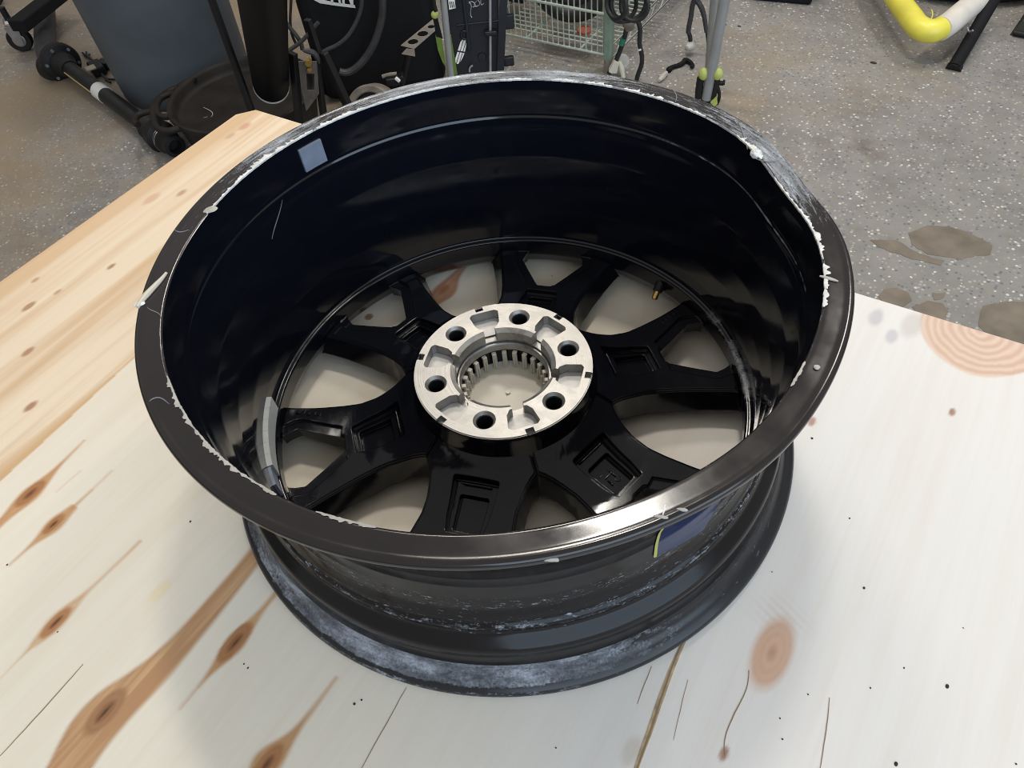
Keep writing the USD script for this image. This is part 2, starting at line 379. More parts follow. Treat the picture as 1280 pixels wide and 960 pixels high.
for pl in ([(1098, 372), (1104, 362), (1122, 360), (1136, 366), (1140, 376), (1128, 384), (1108, 384)],
           [(1140, 384), (1160, 377), (1178, 379), (1186, 390), (1178, 402), (1152, 398)],
           [(1222, 408), (1228, 382), (1258, 377), (1300, 379), (1310, 440), (1262, 436)],
           [(1136, 292), (1158, 282), (1188, 284), (1214, 292), (1240, 306), (1238, 318), (1200, 324), (1160, 318), (1140, 306)],
           [(1088, 300), (1120, 300), (1150, 318), (1180, 326), (1176, 332), (1140, 324), (1100, 310)],
           [(1166, 366), (1180, 366), (1180, 372), (1168, 376)]):
    obj('bare_patch', patch(pl), CONCRETE, floor, smooth=False)

# ------------------------------------------------------------------ plywood table
YB, XL = 0.3639, -0.7676
XR, YF = 1.05, -0.72


def tb(px, py):
    return at(px, py, 0.0)[:2]


def wood_grid():
    gx = np.r_[np.arange(XL, .70, .002), np.linspace(.70, XR, 12)]
    gy = np.r_[np.linspace(YF, -.62, 6)[:-1], np.arange(-.62, YB - .0005, .002), YB]
    X, Y = np.meshgrid(gx, gy, indexing='ij')
    # clipped corner at the far left: pull the grid in behind the chamfer
    c0, c1 = np.array([XL, .338]), np.array([-.745, YB])
    inner = (X - c0[0]) * (c1[1] - c0[1]) - (Y - c0[1]) * (c1[0] - c0[0])
    lim = c0[1] + (X - c0[0]) / (c1[0] - c0[0]) * (c1[1] - c0[1])
    Y = np.where(X < c1[0], np.minimum(Y, lim), Y)
    P = np.stack([X, Y, np.zeros_like(X)], -1)
    fb = lambda sx, sy, o=4, s=0: meshkit.fbm(np.stack([X * sx, Y * sy, np.zeros_like(X)], -1), o, s)
    left = np.array([.82, .685, .515]); cen = np.array([.80, .735, .615]); right = np.array([.77, .745, .705])
    seam = -.4665 + .006 * (fb(3, 7, 3, 5) - .5) + (Y + .24) * -.05
    k = np.clip(.5 - (X - seam) / .0035, 0, 1)[..., None]
    f = np.clip((X - .02) / .30, 0, 1)[..., None]; f = f * f * (3 - 2 * f)
    col = (cen * (1 - f) + right * f) * (1 - k) + left * k
    # broad grain: tan bands along y, far stronger in the left veneer
    band = fb(24, 1.1, 4, 11); band2 = fb(85, 2.6, 4, 21)
    a = np.clip((band - .44) * 4.5, 0, 1)[..., None] * .62 * k + np.clip((band - .60) * 3, 0, 1)[..., None] * .12 * (1 - k) * (1 - f)
    col = col * (1 - a) + np.array([.60, .37, .18]) * a
    a = np.clip((band2 - .50) * 4.5, 0, 1)[..., None] * (.38 * k + .05 * (1 - k))
    col = col * (1 - a) + np.array([.60, .40, .22]) * a
    blot = fb(5, 3, 4, 31)
    a = np.clip((blot - .56) * 3, 0, 1)[..., None] * .16 * (1 - k)
    col = col * (1 - a) + np.array([.82, .68, .42]) * a
    a = np.clip((fb(4, 4, 4, 41) - .58) * 3, 0, 1)[..., None] * .22 * f
    col = col * (1 - a) + np.array([.70, .66, .66]) * a
    # tan wedge beside the seam
    d = X - seam; L = np.clip((Y + .60) / .42, 0, 1); wdt = .004 + .040 * np.clip((-.16 - Y) / .30, 0, 1)
    a = (np.clip(1 + d / np.maximum(wdt, 1e-4), 0, 1) * (d < 0) * (Y < .02))[..., None] ** .6 * .85
    col = col * (1 - a) + np.array([.60, .38, .19]) * a
    wob = (fb(9, 4, 3, 51) - .5); wob2 = (fb(60, 14, 4, 61) - .5)

    def spindle(px0, px1, w0, w1, c1=(.46, .225, .085), c2=(.58, .34, .155), amt=.9, bulge=None, edge=.0022):
        """a tapering resin streak from px0 to px1 (half widths w0, w1), optionally swollen at bulge=(pixel, half width, half length)"""
        nonlocal col
        p0, p1 = tb(*px0), tb(*px1)
        t = (Y - p0[1]) / (p1[1] - p0[1]); tc = np.clip(t, 0, 1)
        xc = p0[0] + (p1[0] - p0[0]) * tc
        w = w0 + (w1 - w0) * tc
        w = w * np.where((t > -0.02) & (t < 1.02), 1, 0)
        if bulge:
            pb = tb(*bulge[0]); u = np.exp(-((Y - pb[1]) / bulge[2]) ** 2); xc = xc * (1 - u) + pb[0] * u; w = w + bulge[1] * u
        dd = np.abs(X - xc + wob2 * .0025) - w
        m = np.clip(.5 - dd / (2 * edge), 0, 1) * (w > 1e-5)
        streak = np.clip((fb(320, 10, 3, 71) - .38) * 2.2, 0, 1)[..., None]
        cc = np.array(c1) * (1 - streak) + np.array(c2) * streak
        rim = np.exp(-((dd + .002) / .0022) ** 2)[..., None] * .35
        cc = cc * (1 - rim) + np.array(c1) * .8 * rim
        m = (m * amt)[..., None]; col = col * (1 - m) + cc * m

    def knot(px, rx, ry, c1=(.28, .105, .040), c2=(.50, .26, .115), amt=.95, ring=900.0, crack=True, tilt=0.0):
        nonlocal col
        p = tb(*px); xx, yy = X - p[0], Y - p[1]; xx = xx + tilt * yy
        r = np.sqrt((xx / rx) ** 2 + (yy / ry) ** 2) + wob2 * .18
        m = np.clip((1.0 - r) * 6, 0, 1)
        rings = .5 + .5 * np.sin(r * 16 + wob2 * 5)
        cc = np.array(c1) + (np.array(c2) - np.array(c1)) * np.clip(r * .8 + .25 * (rings - .5), 0, 1)[..., None]
        if crack:
            q = np.clip(1.4 - np.sqrt((xx / (rx * .16)) ** 2 + (yy / (ry * .35)) ** 2) + wob2, 0, 1)[..., None]
            cc = cc * (1 - q) + np.array([.05, .022, .012]) * q
        m = (m * amt)[..., None]; col = col * (1 - m) + cc * m

    # the big streak and knot at the lower left
    spindle((62, 1010), (332, 678), .016, .0095, bulge=((124, 902), .0085, .055), c1=(.44, .215, .085), c2=(.60, .36, .17))
    knot((131, 890), .0125, .026, c1=(.25, .11, .05), c2=(.47, .27, .14))
    spindle((248, 858), (352, 732), .0006, .0026, bulge=((293, 805), .0085, .026), c1=(.50, .25, .09), c2=(.62, .37, .16)); knot((294, 803), .0098, .024)
    spindle((42, 805), (174, 678), .0004, .0014, bulge=((70, 778), .0085, .026), amt=.75, c1=(.52, .28, .11), c2=(.66, .44, .22)); knot((70, 778), .0078, .020, c2=(.56, .30, .14))
    spindle((318, 985), (420, 848), .003, .0012, bulge=((333, 955), .010, .024), c1=(.50, .26, .10), c2=(.64, .40, .20)); knot((333, 956), .0098, .022)
    spindle((-14, 668), (104, 552), .0052, .0006, bulge=((38, 618), .0080, .026), c1=(.52, .25, .09), c2=(.64, .36, .16)); knot((38, 617), .0095, .021)
    spindle((12, 706), (92, 634), .0006, .003, bulge=((68, 656), .007, .020), c1=(.50, .26, .10), c2=(.62, .36, .16)); knot((67, 655), .0070, .016)
    spindle((74, 650), (140, 588), .0010, .0007, amt=.55)
    spindle((70, 615), (102, 588), .0005, .0008, amt=.4)
    # streak seen through the spokes
    spindle((536, 384), (592, 318), .0045, .0045, bulge=((556, 364), .0105, .025), c1=(.46, .20, .10), c2=(.58, .30, .17)); knot((555, 362), .0060, .012, crack=False, c1=(.38, .16, .09), c2=(.50, .25, .14))
    knot((461, 396), .006, .006, crack=False, c1=(.30, .17, .09), c2=(.36, .22, .13))
    # ringed oval knot at the right and the half round one at the far edge
    p = tb(965, 816); r = np.sqrt(((X - p[0]) / .0185) ** 2 + ((Y - p[1]) / .040) ** 2) + wob * .10
    rings = .5 + .5 * np.sin(r * 24 + wob2 * 3); m = np.clip((1 - r) * 3.0, 0, 1)[..., None]
    cc = np.array([.60, .34, .20]) * (1 - .35 * rings[..., None]) + np.array([.70, .47, .32]) * .35 * rings[..., None]
    col = col * (1 - m * .85) + cc * m * .85
    m = np.clip(1 - r * 4.5, 0, 1)[..., None]; col = col * (1 - m * .6) + np.array([.36, .17, .09]) * m * .6
    p = tb(975, 770); r = np.sqrt(((X - p[0]) / .030) ** 2 + ((Y - p[1]) / .022) ** 2) + wob * .8
    m = (np.clip(1 - r, 0, 1) * (.5 + .5 * np.sin((Y + .4 * X) * 900 + wob * 16)))[..., None]; col = col * (1 - m * .35) + np.array([.55, .42, .36]) * m * .35
    p = tb(1222, 409); r = np.sqrt(((X - p[0]) / .066) ** 2 + ((Y - YB) / .066) ** 2) + wob * .55
    rings = .5 + .5 * np.sin(r * 42 + wob2 * 6 + wob * 10); m = np.clip((1 - r) * 22, 0, 1)[..., None]
    cc = np.array([.62, .40, .29]) * (1 - rings[..., None]) + np.array([.74, .55, .42]) * rings[..., None]
    col = col * (1 - m * .9) + cc * m * .9
    for (px, py), rr, c in (((1190, 515), .004, (.30, .13, .07)), ((1015, 527), .0042, (.42, .20, .15)), ((905, 942), .0042, (.34, .16, .09)), ((139, 333), .005, (.36, .20, .10)), ((36, 383), .006, (.40, .22, .11)),
                           ((35, 440), .006, (.40, .22, .12)), ((38, 508), .0065, (.36, .17, .09)), ((227, 241), .007, (.50, .32, .20)), ((306, 158), .009, (.62, .34, .25)), ((44, 350), .004, (.50, .30, .16)), ((190, 248), .010, (.68, .44, .30)),
                           ((288, 170), .007, (.58, .40, .28)), ((72, 365), .004, (.5, .33, .2)), ((1115, 420), .007, (.55, .53, .55)), ((1095, 397), .009, (.55, .53, .55)), ((1140, 405), .014, (.62, .58, .54)), ((790, 938), .009, (.62, .57, .50)),
                           ((200, 740), .008, (.80, .69, .47))):
        p = tb(px, py); r = np.sqrt(((X - p[0]) / rr) ** 2 + ((Y - p[1]) / (rr * 1.9)) ** 2) + wob2 * .5
        m = np.clip((1 - r) * 2.2, 0, 1)[..., None] * .85; col = col * (1 - m) + np.array(c) * m
    nx, ny = len(gx), len(gy)
    I, J = np.meshgrid(np.arange(nx - 1), np.arange(ny - 1), indexing='ij'); a = (I * ny + J).ravel()
    fs = np.vstack([np.c_[a, a + ny, a + ny + 1], np.c_[a, a + ny + 1, a + 1]])
    return P.reshape(-1, 3), fs, np.clip(col.reshape(-1, 3), 0.01, .95)


table = thing('plywood_table', 'pale plywood sheet with brown knots on a lumber bench, under the black wheel', 'table')
V, Fc, col = wood_grid()
top = obj('top_veneer', (V, Fc), WOOD, table, smooth=False)
primvar(top, 'woodcol', col)
outline = Polygon([(XL, YF), (XR, YF), (XR, YB), (-.745, YB), (XL, .338)])
obj('sheet_core', extrude(outline, .0175, -.0180), PLYEDGE, table, smooth=False)
LEGX = [(-.62, .22), (-.62, -.6), (.92, .22), (.92, -.6)]
for x, y in LEGX:
    obj('leg', rbox(.09, .09, -.018 - FZ - .09, .004, (x, y, (FZ - .018 - .09) / 2)), LUMBER, table, smooth=False)
for a, b in ((0, 2), (1, 3)):
    (x0, y0), (x1, y1) = LEGX[a], LEGX[b]
    obj('apron', rbox(x1 - x0 + .09, .04, .09, .004, ((x0 + x1) / 2, y0, -.018 - .045)), LUMBER, table, smooth=False)


def crack(px_pts, w, mt=CRACK, h=.0004):
    P = smooth_path([np.r_[tb(*q), 0] for q in px_pts], 26)[:, :2]
    P = P + .0012 * (np.c_[meshkit.fbm(np.c_[P * 90, P[:, :1]], 3, 3), meshkit.fbm(np.c_[P * 90, P[:, :1]], 3, 8)] - .5)
    ws = w * (.45 + .55 * np.sin(np.linspace(.25, PI - .25, len(P))))
    d = np.gradient(P, axis=0); d /= np.linalg.norm(d, axis=1, keepdims=True); n = np.c_[-d[:, 1], d[:, 0]]
    g = Polygon(np.vstack([P + n * ws[:, None], (P - n * ws[:, None])[::-1]])).buffer(0)
    return extrude(g, h, -.0001)


obj('veneer_gap', crack([(856, 800), (838, 842), (815, 905), (788, 980)], .0024, PALEGAP, .0005), PALEGAP, table, smooth=False)
obj('crack', crack([(855, 800), (836, 846), (815, 908), (790, 975)], .0008, h=.0007), CRACK, table, smooth=False)
for pts, w in (([(936, 838), (930, 868), (912, 905), (906, 945)], .00048), ([(1037, 872), (1033, 910), (1024, 965)], .00045), ([(815, 833), (805, 858), (797, 880)], .0003),
               ([(508, 860), (480, 910), (450, 965)], .00035), ([(104, 830), (60, 880), (0, 945)], .0005), ([(860, 850), (850, 890), (842, 925)], .00022)):
    obj('crack', crack(pts, w), CRACK, table, smooth=False)
rng = np.random.default_rng(7)
spk = []
for px, py, s in ((1080, 735, .0016), (1184, 858, .002), (1120, 955, .002), (978, 924, .0012), (1010, 868, .001), (1062, 648, .001), (1204, 785, .001), (1130, 835, .0009), (1088, 860, .0009), (1015, 548, .0018), (975, 898, .001), (965, 715, .0009), (1270, 955, .0012),
                  (443, 880, .0016), (452, 875, .0012), (305, 830, .001), (72, 790, .0008), (9, 706, .0012), (238, 652, .0014), (310, 835, .001), (695, 935, .001), (690, 345, .0012)):
    p = tb(px, py); g = trimesh.creation.icosphere(1, s * .72); g.vertices *= [1, rng.uniform(.6, 1.5), .4]; g.apply_translation([p[0], p[1], .0002]); spk.append(g)
obj('dirt_specks', cat(*spk), DIRT, table, kind='stuff', smooth=False)

# ------------------------------------------------------------------ the wheel
wheel = thing('alloy_wheel', 'scuffed gloss black alloy car wheel lying face down on the plywood', 'wheel')
A0 = math.radians(107.5)


def bend(v):
    """the kerb hit that flattened the rim at the far right"""
    th = np.arctan2(v[:, 1], v[:, 0]); d = (np.degrees(th) - 44 + 180) % 360 - 180
    k = np.clip((v[:, 2] - .10) / .14, 0, 1) ** 1.3
    dr = -.0078 * np.exp(-(d / 13) ** 2) + .0018 * np.exp(-((d + 62) / 12) ** 2)
    s = 1 + dr * k / np.maximum(np.hypot(v[:, 0], v[:, 1]), 1e-4)
    o = v.copy(); o[:, 0] *= s; o[:, 1] *= s; o[:, 2] += -.0025 * k * np.exp(-(d / 9) ** 2)
    return o


SEG = 540
TOPF = [(.2765, .212), (.2785, .232), (.2805, .2365), (.2880, .2395), (.2940, .2408), (.2966, .2440), (.2969, .2475), (.2955, .2500), (.2925, .2508), (.2905, .2502), (.2890, .2501), (.2765, .2502), (.2748, .2500), (.2738, .2490)]
INNER = [(.2738, .2490), (.2730, .240), (.2722, .225), (.2717, .2115), (.2713, .2090), (.2703, .2078), (.2699, .2060), (.2690, .200), (.2668, .193), (.2600, .165), (.2540, .130), (.2505, .100), (.2490, .075), (.2488, .0580), (.2486, .0556), (.2476, .0548), (.2436, .0545), (.2426, .0538), (.2424, .0520), (.2424, .0330), (.2440, .0300), (.2500, .0180), (.2560, .0110), (.2640, .0060), (.2720, .0025)]
BOTF = [(.2720, .0025), (.2830, .0002), (.2895, .0002), (.2940, .0020), (.2965, .0058), (.2970, .0090), (.2958, .0130), (.2915, .0160), (.2860, .0190), (.2825, .0235), (.2805, .0290), (.2795, .0345)]
OUTERP = [(.2795, .0345), (.2780, .050), (.2785, .0555), (.2774, .0610), (.2720, .0660), (.2672, .0700), (.2655, .0740), (.2668, .0775), (.2655, .0805), (.2622, .0835), (.2630, .0865), (.2610, .0895), (.2585, .0980), (.2572, .115), (.2572, .135), (.2590, .155), (.2640, .175), (.2710, .195), (.2758, .203), (.2778, .2075), (.2765, .2120)]


def lathe_part(name, prof, mt, step, wear, label=None):
    p = densify(prof, step)
    # soften corners a little so the paint catches light along them
    for _ in range(2):
        q = p.copy(); q[1:-1] = .25 * p[:-2] + .5 * p[1:-1] + .25 * p[2:]; p = q
    m = lathe(p, SEG); v = np.array(m.vertices)
    th = np.degrees(np.arctan2(v[:, 1], v[:, 0])); r = np.hypot(v[:, 0], v[:, 1]); z = v[:, 2]
    w = wear(th, r, z)
    o = obj(name, trimesh.Trimesh(bend(v), m.faces, process=False), mt, wheel, label, smooth=True)
    primvar(o, 'wear', np.clip(w, 0, 1))


def lob(th, c, s):
    d = (th - c + 180) % 360 - 180
    return np.exp(-(d / s) ** 2)


def wear_top(th, r, z):
    edge_in = np.exp(-((r - .2745) / .0011) ** 2) * (z > .236); edge_out = np.exp(-((r - .2965) / .0012) ** 2)
    face = ((r > .276) & (z > .246)).astype(float)
    far = .5 + .5 * np.tanh((np.sin(np.radians(th - 20)) - .12) * 4)
    w = .10 + .30 * edge_in + .14 * edge_out + face * (.34 * lob(th, 52, 20) + .32 * lob(th, 140, 16) * 1 + .30 * lob(th, 108, 20) + .30 * lob(th, 172, 12) + .16 * lob(th, 200, 14)) + edge_in * .3 * far + edge_out * .25 * lob(th, 25, 25)
    return w + .22 * far * face


def wear_in(th, r, z):
    line = np.exp(-((z - .2080) / .0012) ** 2)
    return .02 + .30 * line + .32 * line * lob(th, 60, 40) + .16 * lob(th, 40, 30) * (z > .17) + .50 * np.exp(-((z - .054) / .010) ** 2) * lob(th, 38, 34) + .12 * np.exp(-((z - .055) / .01) ** 2)


def wear_bot(th, r, z):
    up = np.clip((.2945 - r) / .004, 0, 1) * (z > .010)
    rim = np.exp(-((r - .2962) / .002) ** 2)
    return .05 + (up + .7 * rim) * (.62 * lob(th, -82, 26) + .36 * lob(th, -125, 24) + .40 * lob(th, -45, 18) + .16 * lob(th, -5, 20)) + .10 * up


def wear_out(th, r, z):
    g = np.exp(-((z - .0785) / .010) ** 2)
    return .13 + .24 * g + .22 * np.exp(-((z - .105) / .016) ** 2) - .16 * np.exp(-((z - .047) / .010) ** 2)


lathe_part('flange', TOPF, LIP, .0012, wear_top, 'satin black upper flange with a flattened kerb hit and white scuffs')
lathe_part('barrel_inside', INNER, PAINT, .0013, wear_in, 'glossy deep black inside of the barrel')
lathe_part('flange', BOTF, SCUFF, .0015, wear_bot, 'chalky grey scuffed flange resting on the plywood')
lathe_part('barrel_outside', OUTERP, OUTER, .0015, wear_out, 'dusty black grooved outside of the barrel')

# spokes ------------------------------------------------------------
half = [(.078, .0452), (.0970, .0560), (.1035, .0525), (.112, .0496), (.122, .0478), (.135, .0466), (.150, .0480), (.170, .0525), (.200, .0615), (.220, .0690), (.2425, .0785), (.262, .0870)]
spk_poly = Polygon(half + [(s, -t) for s, t in reversed(half)])
openS = Polygon([(.176, .0085), (.200, .0245), (.2215, .0390), (.2320, .0370), (.270, .0210), (.270, -.0210), (.2320, -.0370), (.2215, -.0390), (.200, -.0245), (.176, -.0085)]).intersection(Point(0, 0).buffer(.2420, 128))
openS = openS.buffer(-.004, 12).buffer(.004, 12)
all_spokes = unary_union([affinity.rotate(spk_poly, 60 * k, origin=(0, 0)) for k in range(6)])
wedge = Polygon([(0, 0), (.30, .30 * math.tan(PI / 6)), (.30, -.30 * math.tan(PI / 6))])
disc = Point(0, 0).buffer(.2420, 160)
openB = disc.difference(all_spokes).difference(Point(0, 0).buffer(.090, 64))
openB = openB.buffer(-.003, 12).buffer(.003, 12)
one = Point(0, 0).buffer(.2428, 160).difference(openB).difference(openS).intersection(wedge).difference(Point(0, 0).buffer(.080, 64))
one = max(getattr(one, 'geoms', [one]), key=lambda g: g.area)
# the thin ring outside the openings belongs to the barrel
one = one.difference(openS.buffer(.006).difference(Point(0, 0).buffer(.2415, 160)))
one = one.difference(affinity.rotate(openB, 0).buffer(.004).difference(Point(0, 0).buffer(.2415, 160)))
one = max(getattr(one, 'geoms', [one]), key=lambda g: g.area).simplify(.00015)
ZB = ([.075, .09, .10, .11, .12, .128, .137, .16, .20, .242, .26], [.0790, .0755, .0690, .0615, .0560, .0525, .0495, .0450, .0425, .0415, .0410])
TH = ([.075, .10, .12, .14, .18, .242], [.048, .043, .035, .030, .026, .021])


def zback(r): return np.interp(r, *ZB)


def thick(r): return np.interp(r, *TH)


def warp_spoke(mesh):
    v = np.array(mesh.vertices); r = np.hypot(v[:, 0], v[:, 1])
    k = np.clip((v[:, 0] - .105) / .05, 0, 1)
    v[:, 1] *= 1 + k * (.17 * np.clip(-v[:, 2] / .03, 0, 1) - .055)      # casting draft
    v[:, 2] = zback(r) + v[:, 2] * (thick(r) / .030)     # built with the back face at 0, front face at -.030
    return trimesh.Trimesh(v, mesh.faces, process=False)


# stepped (chamfered) edge, recessed pocket inside a pocket, and the lowered inner half of each arm
body = man_poly(one, .0270, -.030) + man_poly(one.buffer(-.0009), .0285, -.030) + man_poly(one.buffer(-.0022), .0300, -.030)
pk1 = Polygon([(.112, .0235), (.150, .0215), (.1655, .0185), (.1655, -.0185), (.150, -.0215), (.112, -.0235)]).buffer(-.003).buffer(.003, 8)
pk2 = Polygon([(.124, .0150), (.1595, .0135), (.1595, -.0135), (.124, -.0150)]).buffer(-.003).buffer(.003, 8)
step_ = openS.buffer(.0125, 8).difference(Point(.10, 0).buffer(.078)).intersection(Point(0, 0).buffer(.242, 64))
body = body - man_poly(pk1, .02, -.0070) - man_poly(pk1.buffer(-.0012), .02, -.0085) - man_poly(pk2, .02, -.0150) - man_poly(step_, .02, -.0030) - man_poly(step_.buffer(-.0012), .02, -.0042)
sp_mesh = warp_spoke(tm(body.refine_to_length(.006)))
for k in range(6):
    m = sp_mesh.copy(); m.apply_transform(trimesh.transformations.rotation_matrix(A0 - k * PI / 3, [0, 0, 1]))
    s = obj('spoke', m, SPOKE, wheel, smooth=28)
    R4 = trimesh.transformations.rotation_matrix(A0 - k * PI / 3, [0, 0, 1])
    # little cast rib at the hub end of the pocket and a raised bar across its mouth
    b1 = rbox(.0022, .030, .0030, .001, (.1165, 0, zback(.1165) - .0058)); b1.apply_transform(R4)
    obj('casting_rib', b1, SPOKE, s)
    if k in (2, 4, 1):
        # raised casting marks (a cross bar, a ring and strokes)
        marks = []
        if k == 2:
            for (x, y, sx, sy) in ((.139, .004, .011, .0013), (.139, -.001, .0013, .010), (.145, -.005, .008, .0012), (.134, -.006, .0012, .006)):
                marks.append(rbox(sx, sy, .0012, .0004, (x, y, zback(.14) - .0150 * .95)))
            marks.append(lathe(np.array([(.0036, 0), (.0036, .0008), (.0026, .0008), (.0026, 0)]), 24, closed=True)); marks[-1].apply_translation([.147, .004, zback(.147) - .0150])
        else:
            sg = -1 if k == 4 else 1
            for i in range(5):
                t0 = .192 + i * .006; marks.append(rbox(.0013, .0055, .0012, .0004, (t0, 0, 0)))
                if i % 2 == 0: marks.append(rbox(.004, .0012, .0012, .0004, (t0 + .002, .002, 0)))
            q = trimesh.util.concatenate(marks); q.apply_translation([-.204, 0, 0]); q.apply_transform(trimesh.transformations.rotation_matrix(sg * .47, [0, 0, 1]))
            q.apply_translation([.206, sg * .052, zback(.212) + .0004]); marks = [q]
        q = trimesh.util.concatenate(marks); q.apply_transform(R4)
        obj('casting_mark', q, SPOKE, s)

# hub -----------------------------------------------------------------
hubp = densify([(.0470, .022), (.100, .018), (.1010, .0300), (.1005, .0480), (.0980, .0610), (.0955, .0710), (.0932, .0810), (.0917, .0900), (.0908, .0935), (.0890, .0935), (.0890, .0700), (.0470, .0700)], .003)
hub = obj('hub', lathe(hubp, 144, closed=True), SPOKE, wheel, smooth=40)
Rp, zt = .0904, .0952
circ = lambda x, y, r, n=32: Point(x, y).buffer(r, n)
P_pad = circ(0, 0, Rp, 96)
lugs, pockets, chans, notch = [], [], [], []
for k in range(6):
    a = A0 - k * PI / 3; lugs.append((.0695 * math.cos(a), .0695 * math.sin(a)))
    g = Polygon([(.0560, .0085), (.0620, .0130), (.0775, .0158), (.0808, .0125), (.0808, -.0125), (.0775, -.0158), (.0620, -.0130), (.0560, -.0085)]).buffer(-.002).buffer(.002, 6)
    b = 30 + math.degrees(a)
    pockets.append(affinity.rotate(g, b, origin=(0, 0)))
    chans.append(affinity.rotate(Polygon([(.040, .0072), (.062, .0055), (.062, -.0055), (.040, -.0072)]), b, origin=(0, 0)))
    notch.append(affinity.rotate(sbox(.0835, -.0042, .095, .0042), b + 2, origin=(0, 0)))
pad = man_poly(P_pad, zt - .0010 - .070, .070) + man_poly(P_pad.buffer(-.0009), zt - .070, .070)
pad -= man_poly(circ(0, 0, .0490, 96), .1, .05)
cone = m3.Manifold.cylinder(.0031, .0490, .0538, 160).translate((0, 0, zt - .0030)); pad -= cone
for x, y in lugs:
    pad -= m3.Manifold.cylinder(.1, .0085, .0085, 40).translate((x, y, .03))
    pad -= m3.Manifold.cylinder(.0031, .0085, .0112, 40).translate((x, y, zt - .003))
for g, c, n in zip(pockets, chans, notch):
    pad -= man_poly(g, .05, zt - .0125); pad -= man_poly(c, .05, zt - .0140); pad -= man_poly(n, .05, zt - .0060)
hp = obj('hub_pad', tm(pad), SILVER, wheel, 'bare machined aluminium mounting face with six bolt holes', smooth=28)
for g in pockets:
    obj('pocket_floor', extrude(g.buffer(-.0003), .0006, zt - .0126), CAST, hp, smooth=False)
for x, y in lugs:
    t = lathe([(.0084, .070), (.0084, zt - .0045), (.0078, zt - .0045), (.0078, .070)], 32, closed=True); t.apply_translation([x, y, 0])
    fl_ = trimesh.creation.cylinder(.0084, .001, sections=32); fl_.apply_translation([x, y, .0712])
    obj('bolt_hole_liner', cat(t, fl_), BLACKM, hp, smooth=30)
obj('bore_ring', lathe(densify([(.0489, .0760), (.0489, .0775), (.0478, .0790), (.0462, .0790), (.0450, .0774), (.0448, .0705), (.0489, .0705)], .002), 128, closed=True), SILVER, hp, smooth=40)
capp = thing  # (the cap is a part of the wheel)
cap = obj('center_cap', lathe(densify([(.0005, .0475), (.030, .0475), (.0405, .0475), (.0440, .0480), (.0462, .0500), (.0470, .0500), (.0470, .0430), (.0005, .0430)], .004), 96), CAPM, wheel, 'beige grey back of the centre cap with clips', smooth=40)
for k in range(24):
    a = k * 2 * PI / 24 + .06
    b = cat(rbox(.0030, .0050, .0215, .0006, (.0422, 0, .0583)), rbox(.0046, .0050, .0030, .0008, (.0432, 0, .0678)), rbox(.003, .0012, .016, .0004, (.0400, 0, .0550)))
    b.apply_transform(trimesh.transformations.rotation_matrix(a, [0, 0, 1])); obj('clip', b, CAPM, cap, smooth=False)
nub = trimesh.creation.cylinder(.0026, .0016, sections=20); p = at(635, 490, .0485); nub.apply_translation([p[0], p[1], .0482]); obj('nub', nub, CAPM, cap, smooth=30)

# valve stem
pa, pb = np.array([.2500 * math.cos(math.radians(67)), .2500 * math.sin(math.radians(67)), .033]), None
pa = at(830, 344, .046); pb = at(818, 373, .030)
d = pb - pa; L = np.linalg.norm(d)
vs = obj('valve_stem', orient(lathe([(.0003, -.012), (.0085, -.012), (.0085, -.002), (.0062, .002), (.0056, L * .70), (.0040, L * .72), (.0003, L * .72)], 24), pa, d), RUBBER, wheel, 'black rubber tyre valve with a brass tip')
obj('valve_tip', orient(lathe([(.0003, L * .70), (.0036, L * .70), (.0036, L), (.0028, L * 1.04), (.0003, L * 1.04)], 20), pa, d), BRASS, vs)


def arc_block(r, z0, z1, th0, th1, thick_, n=16, inward=True, lean=0.0):
    """a block bent along the rim"""
    s = -1 if inward else 1
    pr = np.array([(r, z0), (r + lean, z1), (r + lean + s * thick_, z1), (r + s * thick_, z0)])
    m = lathe(pr, n, closed=True, a0=math.radians(th0), a1=math.radians(th1)); k = 4; e = n * k
    m = trimesh.Trimesh(m.vertices, np.vstack([m.faces, [[0, 1, 2], [0, 2, 3], [e, e + 2, e + 1], [e, e + 3, e + 2]]]), process=False)
    m.vertices = bend(np.array(m.vertices)); return m


def ang_at(px, py, z):
    p = at(px, py, z); return math.degrees(math.atan2(p[1], p[0])), math.hypot(p[0], p[1])


ta, _ = ang_at(372, 198, .228); tb_, _ = ang_at(404, 186, .228)
obj('balance_weight', arc_block(.2728, .2145, .2400, tb_, ta, .0035, 8, lean=.0010), WEIGHT, wheel, 'square grey stick-on balance weight under the upper flange', smooth=False)
t0, _ = ang_at(328, 503, .068); t1, _ = ang_at(334, 592, .066); t2, _ = ang_at(352, 612, .064)
t0 %= 360; t1 %= 360; t2 %= 360
nW = 6
for i in range(nW):
    u0 = t0 + (t1 - t0) * i / nW; u1 = t0 + (t1 - t0) * (i + .985) / nW
    obj('balance_weight', arc_block(.2482, .0560, .0760, u0, u1, .0055, 5, lean=.0008), WTAPE, wheel, 'pale grey stick-on weight low on the barrel' if i == 0 else None, smooth=False)
obj('weight_tape_end', arc_block(.2482, .0550, .0755, t1 + .2, t2, .0030, 6, lean=.0008), WEIGHT, wheel, smooth=False)

